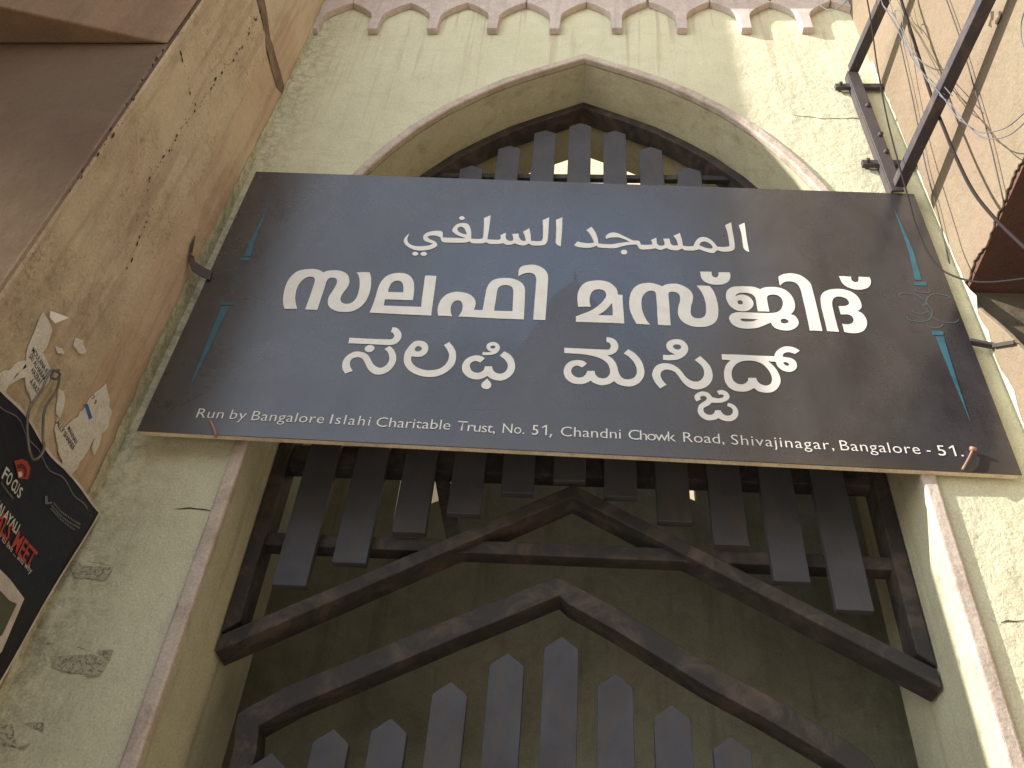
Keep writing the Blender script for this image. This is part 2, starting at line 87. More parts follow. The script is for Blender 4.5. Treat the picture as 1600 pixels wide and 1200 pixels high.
# lettering outlines on the sign board, in half millimetres
GLYPHS = {
 'sa_malayalam': [[[598,7382],[590,7400],[583,7418],[576,7436],[571,7456],[566,7476],[562,7498],[558,7523],[555,7548],[553,7574],[552,7598],[552,7622],[553,7645],[556,7666],[561,7686],[567,7705],[574,7722],[582,7739],[593,7753],[605,7763],[620,7771],[636,7777],[653,7781],[673,7784],[691,7786],[707,7785],[723,7782],[736,7779],[745,7775],[754,7769],[761,7764],[766,7760],[770,7756],[775,7752],[780,7758],[785,7763],[791,7768],[800,7772],[812,7775],[824,7778],[839,7779],[856,7780],[872,7779],[887,7775],[901,7770],[915,7762],[927,7754],[938,7743],[947,7731],[955,7715],[961,7697],[966,7679],[969,7662],[970,7644],[969,7627],[966,7612],[962,7597],[957,7582],[952,7567],[948,7552],[944,7537],[942,7522],[942,7506],[943,7493],[946,7481],[951,7471],[957,7462],[964,7457],[972,7453],[980,7451],[989,7450],[997,7450],[1006,7452],[1013,7456],[1021,7461],[1028,7469],[1034,7480],[1039,7493],[1044,7507],[1046,7524],[1048,7542],[1048,7561],[1048,7581],[1047,7603],[1045,7625],[1041,7649],[1036,7674],[1031,7696],[1026,7712],[1020,7728],[1015,7741],[1009,7750],[1003,7758],[997,7765],[1013,7767],[1029,7769],[1044,7770],[1058,7770],[1072,7770],[1086,7770],[1092,7755],[1098,7741],[1103,7725],[1108,7706],[1112,7684],[1116,7661],[1119,7638],[1121,7614],[1122,7590],[1122,7567],[1121,7543],[1119,7521],[1116,7499],[1112,7477],[1105,7458],[1097,7440],[1087,7424],[1077,7410],[1065,7398],[1054,7388],[1040,7381],[1025,7375],[1009,7372],[992,7371],[976,7371],[961,7372],[945,7376],[930,7381],[916,7389],[903,7398],[893,7406],[885,7416],[878,7427],[872,7440],[867,7455],[864,7470],[862,7486],[862,7503],[863,7520],[866,7536],[870,7552],[874,7568],[878,7586],[882,7605],[884,7623],[886,7639],[886,7655],[885,7669],[882,7680],[877,7690],[871,7697],[863,7701],[853,7703],[844,7702],[836,7702],[830,7700],[824,7695],[820,7687],[817,7677],[815,7665],[814,7650],[815,7632],[815,7613],[815,7589],[815,7563],[815,7536],[814,7511],[814,7487],[814,7461],[814,7435],[814,7408],[814,7381],[801,7381],[788,7382],[774,7382],[761,7382],[748,7383],[734,7383],[735,7412],[735,7440],[736,7469],[736,7499],[737,7530],[737,7558],[737,7583],[737,7607],[737,7628],[736,7645],[736,7660],[734,7674],[730,7685],[725,7694],[718,7701],[710,7704],[701,7705],[691,7705],[683,7703],[675,7699],[668,7693],[660,7683],[652,7670],[646,7656],[641,7642],[637,7626],[635,7610],[634,7594],[633,7577],[634,7559],[636,7540],[638,7521],[641,7502],[644,7485],[649,7470],[654,7453],[662,7432],[671,7409],[681,7386],[667,7385],[654,7384],[640,7383],[626,7382],[612,7382]]],
 'la_malayalam': [[[1156,7374],[1159,7401],[1162,7427],[1165,7454],[1167,7483],[1168,7513],[1169,7542],[1169,7571],[1170,7599],[1171,7625],[1173,7646],[1176,7665],[1181,7684],[1188,7703],[1196,7721],[1206,7737],[1218,7749],[1231,7759],[1245,7766],[1260,7771],[1276,7774],[1291,7775],[1307,7774],[1322,7772],[1336,7767],[1349,7759],[1362,7748],[1373,7736],[1382,7722],[1390,7705],[1397,7688],[1402,7670],[1405,7651],[1408,7631],[1411,7610],[1413,7588],[1414,7567],[1416,7547],[1416,7527],[1417,7507],[1386,7506],[1355,7506],[1324,7506],[1294,7506],[1264,7506],[1234,7506],[1236,7446],[1277,7446],[1318,7446],[1359,7446],[1399,7446],[1440,7446],[1480,7446],[1477,7495],[1474,7545],[1472,7596],[1470,7648],[1467,7702],[1465,7756],[1477,7757],[1489,7757],[1502,7758],[1514,7757],[1528,7756],[1541,7754],[1543,7690],[1546,7626],[1548,7562],[1551,7497],[1553,7431],[1556,7367],[1489,7368],[1421,7369],[1354,7370],[1288,7371],[1222,7373]],[[1243,7579],[1242,7593],[1241,7607],[1242,7622],[1244,7638],[1247,7654],[1252,7668],[1258,7678],[1266,7686],[1274,7692],[1284,7695],[1294,7695],[1304,7693],[1312,7688],[1319,7681],[1324,7671],[1330,7658],[1334,7643],[1338,7627],[1340,7612],[1341,7596],[1342,7581],[1325,7580],[1308,7580],[1292,7580],[1275,7580],[1259,7579]]],
 'pha_malayalam': [[[1600,7370],[1596,7387],[1593,7404],[1590,7421],[1589,7439],[1589,7458],[1591,7477],[1594,7496],[1598,7515],[1605,7533],[1613,7550],[1623,7566],[1635,7579],[1649,7589],[1664,7597],[1679,7602],[1691,7605],[1703,7605],[1716,7604],[1732,7601],[1749,7597],[1764,7592],[1778,7584],[1790,7576],[1800,7565],[1810,7553],[1817,7540],[1823,7526],[1827,7512],[1829,7498],[1829,7483],[1828,7468],[1826,7452],[1823,7437],[1833,7436],[1843,7435],[1853,7435],[1862,7435],[1870,7436],[1879,7436],[1881,7467],[1882,7497],[1883,7529],[1884,7565],[1885,7603],[1886,7636],[1890,7660],[1895,7682],[1902,7701],[1910,7716],[1918,7728],[1929,7738],[1941,7746],[1955,7751],[1970,7755],[1987,7758],[2004,7759],[2021,7759],[2038,7757],[2054,7754],[2069,7748],[2083,7741],[2097,7731],[2109,7721],[2117,7711],[2124,7700],[2130,7687],[2135,7673],[2138,7659],[2140,7643],[2142,7606],[2144,7560],[2146,7512],[2147,7463],[2148,7412],[2149,7362],[2104,7362],[2059,7362],[2013,7362],[1965,7363],[1917,7364],[1869,7365],[1823,7366],[1777,7367],[1730,7368],[1736,7382],[1741,7397],[1745,7411],[1748,7428],[1749,7445],[1749,7460],[1747,7474],[1744,7486],[1741,7497],[1736,7505],[1731,7513],[1726,7518],[1719,7521],[1712,7522],[1704,7521],[1698,7518],[1691,7513],[1685,7506],[1680,7496],[1676,7482],[1673,7469],[1672,7454],[1672,7440],[1674,7426],[1676,7413],[1679,7401],[1682,7390],[1685,7382],[1688,7375],[1691,7367],[1675,7368],[1659,7369],[1643,7370],[1628,7370],[1614,7370]],[[1954,7434],[1954,7467],[1955,7499],[1956,7533],[1957,7571],[1957,7610],[1959,7640],[1961,7650],[1964,7658],[1969,7666],[1974,7673],[1981,7679],[1988,7684],[1998,7687],[2008,7688],[2018,7688],[2027,7685],[2036,7681],[2044,7676],[2051,7670],[2056,7662],[2060,7651],[2063,7637],[2065,7619],[2066,7601],[2068,7554],[2070,7494],[2072,7436],[2052,7435],[2032,7434],[2011,7434],[1992,7434],[1973,7434]]],
 'i_sign': [[[2088,7779],[2088,7791],[2087,7803],[2087,7815],[2086,7828],[2087,7842],[2089,7855],[2093,7867],[2099,7877],[2107,7886],[2118,7893],[2132,7898],[2145,7901],[2159,7904],[2174,7905],[2189,7904],[2204,7900],[2219,7894],[2233,7886],[2246,7874],[2259,7860],[2269,7844],[2277,7828],[2282,7811],[2285,7792],[2287,7759],[2287,7718],[2287,7676],[2287,7616],[2287,7548],[2286,7488],[2286,7444],[2286,7403],[2286,7363],[2273,7363],[2260,7363],[2247,7363],[2234,7363],[2222,7363],[2209,7364],[2209,7425],[2209,7486],[2209,7546],[2209,7604],[2210,7659],[2209,7704],[2210,7725],[2209,7744],[2208,7762],[2205,7777],[2201,7790],[2196,7801],[2189,7809],[2181,7815],[2172,7819],[2162,7821],[2152,7820],[2142,7818],[2132,7814],[2122,7809],[2112,7803],[2104,7796],[2096,7787]]],
 'ma_malayalam': [[[2479,7357],[2479,7408],[2492,7416],[2505,7425],[2519,7434],[2536,7443],[2554,7454],[2572,7467],[2589,7482],[2606,7500],[2621,7518],[2634,7535],[2645,7552],[2654,7569],[2661,7584],[2667,7599],[2671,7613],[2671,7627],[2670,7640],[2666,7651],[2661,7660],[2654,7667],[2646,7672],[2638,7675],[2629,7677],[2621,7677],[2611,7675],[2601,7672],[2591,7666],[2583,7655],[2576,7642],[2571,7627],[2567,7610],[2565,7593],[2564,7577],[2563,7564],[2564,7552],[2565,7540],[2567,7527],[2569,7515],[2572,7503],[2558,7503],[2544,7503],[2531,7502],[2517,7501],[2504,7500],[2491,7499],[2489,7519],[2487,7539],[2485,7560],[2485,7585],[2485,7611],[2487,7635],[2491,7656],[2496,7675],[2503,7693],[2512,7711],[2523,7727],[2536,7740],[2551,7750],[2569,7757],[2586,7762],[2605,7765],[2623,7767],[2641,7766],[2659,7763],[2676,7757],[2692,7748],[2706,7735],[2719,7720],[2730,7705],[2736,7693],[2740,7680],[2744,7667],[2745,7655],[2746,7643],[2746,7631],[2777,7628],[2777,7591],[2778,7553],[2779,7514],[2781,7465],[2783,7411],[2784,7358],[2734,7359],[2684,7359],[2634,7359],[2582,7359],[2531,7358]],[[2617,7428],[2631,7440],[2645,7452],[2658,7465],[2669,7479],[2678,7495],[2687,7509],[2695,7522],[2702,7535],[2709,7547],[2710,7526],[2711,7506],[2712,7486],[2712,7467],[2712,7448],[2713,7429],[2697,7429],[2682,7428],[2666,7428],[2650,7428],[2634,7428]]],
 'sa2_malayalam': [[[2861,7358],[2854,7376],[2847,7394],[2840,7415],[2833,7439],[2826,7465],[2821,7492],[2819,7516],[2818,7541],[2819,7565],[2821,7590],[2824,7616],[2829,7640],[2836,7664],[2845,7686],[2855,7705],[2867,7720],[2880,7733],[2894,7742],[2906,7749],[2919,7752],[2932,7755],[2945,7757],[2957,7758],[2970,7757],[2983,7754],[2996,7749],[3007,7745],[3015,7741],[3022,7738],[3027,7734],[3031,7732],[3034,7729],[3037,7726],[3045,7734],[3053,7741],[3061,7747],[3074,7752],[3089,7756],[3104,7758],[3118,7759],[3132,7758],[3145,7755],[3159,7749],[3173,7741],[3186,7731],[3198,7721],[3208,7710],[3217,7698],[3223,7685],[3228,7670],[3231,7655],[3232,7639],[3231,7622],[3229,7605],[3225,7586],[3220,7567],[3215,7549],[3212,7532],[3210,7515],[3208,7500],[3207,7485],[3207,7470],[3209,7458],[3214,7448],[3221,7440],[3228,7435],[3235,7431],[3243,7430],[3252,7430],[3260,7431],[3268,7433],[3276,7437],[3284,7444],[3292,7452],[3298,7462],[3302,7476],[3305,7493],[3307,7511],[3308,7530],[3309,7550],[3309,7572],[3307,7596],[3304,7622],[3300,7646],[3295,7666],[3290,7684],[3283,7701],[3277,7717],[3269,7732],[3262,7746],[3276,7747],[3289,7748],[3304,7748],[3318,7748],[3334,7747],[3349,7746],[3356,7729],[3364,7712],[3370,7693],[3375,7670],[3379,7644],[3382,7619],[3384,7594],[3385,7569],[3385,7545],[3385,7524],[3383,7504],[3381,7485],[3379,7466],[3375,7447],[3370,7430],[3363,7415],[3355,7401],[3344,7388],[3332,7376],[3317,7367],[3302,7359],[3287,7354],[3270,7352],[3254,7351],[3237,7351],[3219,7353],[3202,7357],[3187,7364],[3173,7373],[3160,7384],[3150,7396],[3141,7410],[3135,7424],[3130,7439],[3127,7454],[3126,7471],[3127,7491],[3129,7511],[3133,7532],[3137,7554],[3143,7575],[3147,7594],[3148,7610],[3148,7625],[3147,7638],[3144,7650],[3139,7660],[3132,7668],[3124,7673],[3113,7676],[3104,7676],[3094,7676],[3085,7673],[3078,7667],[3075,7656],[3074,7643],[3074,7628],[3074,7608],[3075,7585],[3075,7560],[3075,7528],[3074,7492],[3074,7457],[3074,7423],[3074,7389],[3075,7356],[3061,7356],[3048,7355],[3035,7355],[3022,7356],[3008,7357],[2995,7358],[2995,7393],[2995,7429],[2995,7465],[2996,7502],[2996,7540],[2996,7574],[2995,7602],[2995,7628],[2994,7649],[2993,7658],[2991,7667],[2987,7674],[2981,7678],[2972,7680],[2963,7680],[2953,7678],[2943,7673],[2933,7665],[2923,7652],[2914,7636],[2907,7619],[2902,7603],[2899,7587],[2898,7569],[2897,7550],[2897,7529],[2898,7508],[2901,7486],[2905,7463],[2910,7442],[2915,7423],[2922,7405],[2928,7389],[2934,7377],[2940,7367],[2947,7356],[2932,7357],[2917,7357],[2903,7358],[2889,7358],[2875,7358]],[[3296,7890],[3310,7890],[3323,7891],[3335,7892],[3348,7892],[3360,7892],[3373,7892],[3372,7881],[3371,7870],[3371,7860],[3373,7852],[3377,7844],[3382,7838],[3387,7835],[3393,7834],[3398,7836],[3404,7839],[3409,7845],[3413,7853],[3416,7864],[3417,7876],[3419,7889],[3432,7890],[3445,7891],[3458,7891],[3470,7891],[3481,7892],[3492,7892],[3493,7879],[3494,7867],[3493,7854],[3490,7838],[3486,7822],[3480,7807],[3471,7794],[3459,7783],[3447,7774],[3434,7767],[3420,7764],[3405,7762],[3388,7761],[3371,7762],[3355,7766],[3340,7773],[3326,7782],[3315,7793],[3308,7803],[3303,7816],[3299,7831],[3297,7849],[3297,7869]]],
 'ja_malayalam': [[[3673,7731],[3681,7737],[3689,7743],[3698,7748],[3713,7753],[3730,7756],[3748,7758],[3766,7759],[3785,7757],[3801,7753],[3817,7746],[3831,7736],[3843,7724],[3853,7710],[3862,7693],[3869,7675],[3874,7655],[3877,7634],[3878,7614],[3878,7594],[3875,7575],[3872,7559],[3867,7545],[3861,7532],[3855,7521],[3849,7513],[3842,7506],[3836,7499],[3845,7496],[3854,7492],[3862,7486],[3868,7474],[3873,7459],[3876,7445],[3877,7433],[3876,7422],[3873,7410],[3867,7397],[3859,7385],[3850,7374],[3837,7364],[3822,7355],[3807,7349],[3793,7347],[3778,7347],[3764,7349],[3749,7353],[3735,7359],[3723,7367],[3716,7375],[3710,7386],[3707,7395],[3705,7402],[3704,7409],[3703,7415],[3691,7408],[3679,7401],[3667,7393],[3651,7383],[3634,7373],[3616,7364],[3597,7358],[3578,7355],[3559,7352],[3540,7351],[3521,7352],[3504,7355],[3489,7362],[3475,7371],[3463,7382],[3455,7397],[3449,7413],[3446,7428],[3445,7440],[3447,7451],[3451,7461],[3456,7471],[3462,7479],[3469,7486],[3479,7492],[3491,7497],[3503,7500],[3516,7502],[3529,7502],[3543,7502],[3565,7502],[3590,7502],[3616,7502],[3643,7502],[3672,7502],[3696,7502],[3712,7504],[3728,7506],[3741,7510],[3752,7514],[3763,7521],[3772,7529],[3780,7540],[3787,7553],[3793,7567],[3798,7581],[3801,7596],[3803,7610],[3803,7623],[3802,7635],[3800,7647],[3796,7657],[3790,7666],[3783,7674],[3773,7679],[3762,7682],[3751,7683],[3741,7682],[3730,7678],[3721,7674],[3716,7669],[3711,7663],[3708,7654],[3706,7642],[3706,7627],[3705,7611],[3705,7583],[3706,7550],[3706,7517],[3694,7517],[3682,7517],[3670,7517],[3657,7516],[3645,7516],[3633,7516],[3633,7538],[3633,7561],[3633,7583],[3634,7603],[3634,7622],[3633,7638],[3631,7650],[3627,7660],[3622,7669],[3616,7676],[3609,7682],[3600,7686],[3590,7690],[3579,7692],[3568,7692],[3556,7691],[3544,7689],[3534,7686],[3525,7681],[3518,7675],[3512,7669],[3509,7663],[3507,7657],[3505,7650],[3512,7656],[3520,7662],[3528,7667],[3537,7670],[3547,7672],[3557,7672],[3568,7669],[3579,7664],[3588,7658],[3597,7648],[3604,7636],[3609,7624],[3613,7613],[3614,7600],[3614,7588],[3612,7575],[3607,7562],[3601,7551],[3593,7540],[3584,7530],[3574,7522],[3562,7516],[3549,7512],[3536,7511],[3523,7512],[3510,7515],[3497,7521],[3485,7530],[3473,7542],[3464,7556],[3456,7572],[3451,7591],[3447,7610],[3444,7627],[3444,7643],[3445,7660],[3448,7677],[3453,7695],[3460,7711],[3470,7724],[3481,7735],[3494,7744],[3509,7749],[3524,7752],[3541,7754],[3561,7756],[3584,7756],[3603,7756],[3618,7755],[3632,7752],[3644,7749],[3654,7743],[3664,7737]],[[3513,7601],[3515,7606],[3519,7611],[3523,7614],[3527,7616],[3532,7616],[3537,7615],[3541,7611],[3545,7605],[3547,7600],[3547,7593],[3546,7586],[3544,7581],[3539,7578],[3532,7576],[3527,7576],[3522,7577],[3518,7579],[3515,7583],[3513,7588],[3513,7595]],[[3514,7435],[3517,7438],[3523,7441],[3529,7442],[3542,7442],[3560,7442],[3577,7441],[3593,7441],[3610,7441],[3627,7441],[3615,7434],[3603,7427],[3591,7421],[3577,7418],[3563,7417],[3550,7416],[3540,7417],[3530,7418],[3523,7421],[3518,7425],[3515,7430]],[[3766,7436],[3768,7442],[3772,7448],[3778,7452],[3784,7454],[3791,7454],[3798,7453],[3804,7449],[3810,7444],[3814,7439],[3815,7434],[3814,7429],[3812,7424],[3808,7420],[3802,7416],[3796,7413],[3789,7412],[3782,7412],[3776,7413],[3773,7415],[3770,7418],[3768,7422],[3766,7426],[3765,7431]]],
 'i_sign2': [[[3806,7774],[3806,7788],[3806,7803],[3806,7818],[3806,7833],[3807,7848],[3808,7863],[3817,7872],[3826,7880],[3836,7887],[3847,7893],[3859,7897],[3871,7900],[3885,7903],[3899,7904],[3913,7902],[3928,7898],[3943,7892],[3957,7884],[3969,7873],[3979,7860],[3989,7846],[3997,7832],[4004,7818],[4009,7802],[4011,7786],[4011,7769],[4011,7752],[4012,7724],[4012,7692],[4013,7658],[4013,7618],[4013,7575],[4013,7530],[4012,7474],[4012,7414],[4012,7354],[3999,7355],[3986,7356],[3973,7356],[3960,7356],[3947,7355],[3934,7355],[3935,7404],[3936,7454],[3936,7502],[3937,7548],[3936,7594],[3936,7635],[3936,7672],[3936,7706],[3935,7735],[3933,7754],[3930,7771],[3926,7785],[3920,7797],[3913,7806],[3905,7813],[3895,7817],[3884,7820],[3873,7820],[3861,7819],[3849,7816],[3838,7810],[3827,7800],[3817,7787]]],
 'da_malayalam': [[[4113,7353],[4101,7353],[4089,7353],[4076,7354],[4064,7354],[4052,7355],[4040,7356],[4041,7391],[4041,7426],[4041,7460],[4041,7493],[4041,7525],[4041,7555],[4041,7581],[4043,7606],[4045,7629],[4047,7649],[4051,7668],[4056,7685],[4062,7699],[4071,7712],[4080,7724],[4093,7734],[4107,7743],[4122,7751],[4138,7756],[4156,7759],[4173,7761],[4189,7761],[4206,7760],[4221,7756],[4236,7750],[4249,7743],[4262,7733],[4273,7721],[4283,7706],[4290,7691],[4296,7673],[4299,7654],[4300,7636],[4300,7620],[4299,7606],[4296,7593],[4292,7583],[4287,7575],[4281,7568],[4275,7562],[4269,7557],[4262,7552],[4271,7546],[4280,7541],[4288,7532],[4295,7519],[4300,7502],[4303,7485],[4304,7468],[4302,7450],[4299,7432],[4293,7415],[4286,7399],[4277,7385],[4268,7373],[4258,7364],[4247,7357],[4236,7352],[4225,7348],[4213,7346],[4202,7345],[4190,7345],[4178,7346],[4167,7348],[4156,7351],[4145,7353],[4145,7365],[4145,7377],[4145,7389],[4145,7402],[4145,7415],[4144,7429],[4150,7427],[4155,7425],[4161,7424],[4170,7424],[4180,7424],[4189,7426],[4198,7430],[4205,7436],[4212,7442],[4217,7450],[4221,7460],[4223,7469],[4223,7479],[4222,7490],[4218,7499],[4213,7506],[4206,7512],[4198,7515],[4189,7517],[4179,7516],[4170,7515],[4163,7515],[4158,7515],[4152,7514],[4151,7525],[4151,7537],[4151,7549],[4151,7562],[4151,7577],[4150,7591],[4159,7592],[4167,7593],[4176,7594],[4184,7595],[4193,7596],[4201,7599],[4208,7603],[4215,7609],[4220,7616],[4223,7625],[4224,7635],[4223,7644],[4220,7654],[4216,7663],[4210,7671],[4201,7677],[4190,7682],[4180,7685],[4170,7685],[4160,7684],[4151,7680],[4142,7675],[4135,7667],[4128,7658],[4123,7646],[4119,7634],[4116,7620],[4114,7602],[4112,7581],[4112,7559],[4111,7526],[4111,7488],[4111,7452],[4111,7418],[4112,7385]],[[4206,7890],[4219,7890],[4232,7891],[4245,7891],[4258,7890],[4271,7889],[4284,7889],[4283,7879],[4282,7870],[4281,7861],[4283,7853],[4286,7845],[4290,7839],[4295,7835],[4301,7833],[4307,7834],[4313,7836],[4319,7840],[4324,7847],[4328,7859],[4331,7875],[4334,7890],[4346,7890],[4358,7890],[4370,7890],[4381,7890],[4393,7889],[4405,7888],[4406,7878],[4407,7867],[4406,7855],[4404,7840],[4399,7824],[4393,7809],[4385,7797],[4375,7785],[4364,7776],[4350,7769],[4335,7763],[4320,7760],[4306,7759],[4293,7759],[4279,7762],[4266,7767],[4254,7774],[4242,7782],[4232,7792],[4223,7804],[4216,7819],[4211,7840],[4209,7865]]],
 'sa_kannada': [[[1071,7139],[1118,7138],[1164,7136],[1209,7136],[1253,7136],[1295,7136],[1325,7137],[1333,7139],[1339,7143],[1344,7147],[1347,7154],[1349,7161],[1349,7169],[1347,7177],[1343,7186],[1339,7193],[1334,7198],[1328,7201],[1322,7204],[1323,7211],[1323,7218],[1324,7226],[1325,7233],[1325,7239],[1326,7246],[1335,7246],[1345,7245],[1353,7242],[1362,7235],[1370,7227],[1378,7217],[1384,7206],[1390,7193],[1393,7180],[1395,7165],[1394,7149],[1390,7134],[1385,7121],[1377,7108],[1368,7099],[1358,7092],[1346,7089],[1334,7087],[1296,7087],[1248,7088],[1201,7089],[1158,7089],[1116,7089],[1074,7089]],[[1184,7047],[1185,7055],[1188,7065],[1192,7072],[1198,7078],[1206,7081],[1214,7082],[1223,7080],[1232,7075],[1238,7069],[1242,7063],[1244,7055],[1244,7047],[1242,7039],[1238,7031],[1232,7024],[1227,7020],[1220,7018],[1214,7018],[1207,7019],[1200,7023],[1194,7028],[1189,7033],[1186,7039]],[[1107,6831],[1098,6841],[1090,6852],[1083,6863],[1078,6876],[1074,6891],[1072,6906],[1071,6920],[1071,6935],[1074,6949],[1078,6963],[1084,6977],[1092,6989],[1101,6999],[1111,7009],[1122,7015],[1134,7019],[1145,7021],[1157,7020],[1170,7018],[1183,7014],[1195,7008],[1206,7000],[1216,6991],[1224,6979],[1233,6966],[1240,6951],[1248,6937],[1256,6925],[1264,6914],[1273,6906],[1282,6899],[1291,6894],[1299,6891],[1307,6890],[1315,6891],[1322,6895],[1329,6900],[1336,6908],[1342,6917],[1346,6928],[1350,6940],[1351,6953],[1351,6968],[1348,6983],[1344,6997],[1340,7009],[1335,7020],[1329,7029],[1322,7037],[1315,7044],[1307,7050],[1312,7055],[1316,7060],[1321,7065],[1326,7070],[1330,7075],[1335,7080],[1345,7070],[1355,7060],[1364,7048],[1373,7033],[1381,7016],[1388,6999],[1391,6983],[1393,6967],[1393,6950],[1392,6933],[1388,6916],[1383,6901],[1378,6887],[1371,6874],[1362,6862],[1353,6853],[1342,6845],[1331,6839],[1320,6835],[1309,6833],[1297,6833],[1286,6835],[1275,6840],[1264,6846],[1254,6855],[1244,6865],[1235,6877],[1227,6890],[1219,6905],[1212,6919],[1204,6932],[1197,6945],[1189,6956],[1182,6963],[1175,6968],[1167,6971],[1158,6972],[1148,6971],[1139,6968],[1131,6964],[1124,6957],[1119,6949],[1117,6938],[1116,6926],[1117,6913],[1120,6902],[1124,6892],[1128,6882],[1134,6873],[1140,6864],[1147,6856],[1141,6852],[1134,6848],[1128,6844],[1121,6840],[1114,6836]]],
 'la_kannada': [[[1699,7133],[1669,7105],[1678,7092],[1687,7079],[1695,7066],[1702,7052],[1708,7037],[1712,7022],[1713,7006],[1713,6989],[1710,6973],[1706,6957],[1700,6942],[1692,6928],[1683,6917],[1673,6907],[1661,6899],[1646,6893],[1631,6889],[1616,6887],[1602,6885],[1590,6885],[1577,6887],[1561,6892],[1546,6898],[1531,6906],[1519,6914],[1509,6924],[1500,6934],[1492,6946],[1486,6959],[1483,6971],[1482,6981],[1483,6990],[1484,6999],[1493,6997],[1502,6995],[1511,6994],[1522,6994],[1535,6996],[1546,6999],[1555,7006],[1563,7015],[1570,7026],[1574,7038],[1577,7051],[1577,7065],[1576,7078],[1572,7092],[1567,7104],[1561,7113],[1553,7122],[1544,7128],[1534,7132],[1522,7135],[1511,7136],[1500,7135],[1490,7131],[1480,7125],[1471,7113],[1462,7097],[1455,7081],[1448,7064],[1442,7047],[1438,7030],[1437,7011],[1437,6992],[1439,6974],[1442,6958],[1446,6942],[1452,6926],[1461,6910],[1472,6894],[1484,6879],[1498,6868],[1512,6858],[1527,6850],[1544,6842],[1562,6836],[1580,6832],[1599,6830],[1618,6830],[1634,6832],[1646,6834],[1657,6837],[1668,6842],[1681,6849],[1694,6859],[1707,6870],[1718,6882],[1728,6895],[1737,6909],[1745,6925],[1751,6941],[1755,6959],[1757,6978],[1757,6998],[1755,7019],[1751,7039],[1746,7059],[1737,7079],[1726,7098],[1713,7115]],[[1493,7060],[1495,7068],[1498,7077],[1502,7083],[1507,7087],[1512,7088],[1518,7087],[1524,7084],[1530,7079],[1535,7074],[1537,7068],[1537,7061],[1536,7054],[1532,7049],[1526,7044],[1520,7041],[1514,7040],[1507,7041],[1502,7044],[1498,7048],[1495,7054]]],
 'phi_kannada': [[[2045,7070],[2022,7031],[2032,7022],[2042,7014],[2052,7005],[2060,6993],[2068,6979],[2074,6965],[2077,6951],[2077,6936],[2075,6922],[2072,6911],[2066,6900],[2060,6892],[2052,6886],[2043,6882],[2034,6880],[2024,6881],[2015,6884],[2006,6889],[1999,6896],[1994,6904],[1989,6912],[1986,6921],[1984,6930],[1983,6939],[1940,6937],[1939,6928],[1937,6918],[1935,6909],[1932,6902],[1927,6895],[1921,6890],[1914,6885],[1905,6882],[1895,6880],[1886,6882],[1876,6886],[1867,6892],[1860,6900],[1855,6911],[1851,6921],[1848,6931],[1847,6941],[1848,6950],[1851,6959],[1857,6967],[1863,6973],[1870,6976],[1878,6978],[1886,6978],[1893,6975],[1901,6971],[1908,6967],[1934,7004],[1926,7010],[1918,7017],[1909,7022],[1899,7025],[1889,7027],[1877,7027],[1865,7024],[1852,7019],[1839,7012],[1829,7003],[1819,6991],[1812,6978],[1806,6963],[1802,6946],[1801,6929],[1803,6912],[1806,6896],[1812,6881],[1820,6868],[1830,6856],[1841,6846],[1853,6837],[1867,6831],[1881,6827],[1894,6826],[1907,6826],[1919,6829],[1930,6834],[1940,6840],[1948,6846],[1953,6850],[1957,6854],[1961,6858],[1968,6851],[1975,6844],[1984,6838],[1994,6832],[2007,6828],[2019,6825],[2032,6824],[2045,6824],[2057,6827],[2070,6834],[2082,6843],[2093,6854],[2103,6869],[2111,6886],[2117,6903],[2120,6921],[2121,6939],[2120,6957],[2117,6975],[2112,6994],[2106,7010],[2098,7024],[2090,7037],[2080,7047],[2069,7056],[2057,7063]],[[1915,7058],[1922,7057],[1930,7056],[1938,7056],[1948,7057],[1959,7059],[1971,7061],[1963,7065],[1955,7068],[1948,7074],[1942,7082],[1937,7091],[1934,7101],[1933,7110],[1935,7118],[1937,7126],[1942,7133],[1947,7139],[1954,7144],[1961,7147],[1969,7149],[1977,7148],[1986,7146],[1995,7141],[2002,7135],[2008,7128],[2012,7120],[2015,7111],[2017,7100],[2017,7088],[2015,7077],[2010,7067],[2004,7057],[1997,7048],[1989,7043],[1980,7039],[1971,7036],[1961,7034],[1950,7032],[1940,7032],[1931,7031],[1923,7032],[1915,7032]],[[1958,7102],[1959,7107],[1962,7111],[1966,7115],[1971,7116],[1977,7117],[1982,7116],[1986,7113],[1989,7108],[1990,7104],[1988,7099],[1985,7095],[1982,7092],[1978,7091],[1973,7090],[1968,7091],[1964,7094],[1960,7098]],[[1962,6837],[1971,6824],[1980,6812],[1987,6801],[1989,6795],[1990,6788],[1990,6781],[1989,6773],[1986,6766],[1983,6760],[1977,6755],[1971,6752],[1964,6751],[1957,6752],[1950,6754],[1943,6758],[1938,6763],[1934,6770],[1932,6778],[1931,6785],[1933,6792],[1935,6799],[1942,6810],[1952,6823]]],
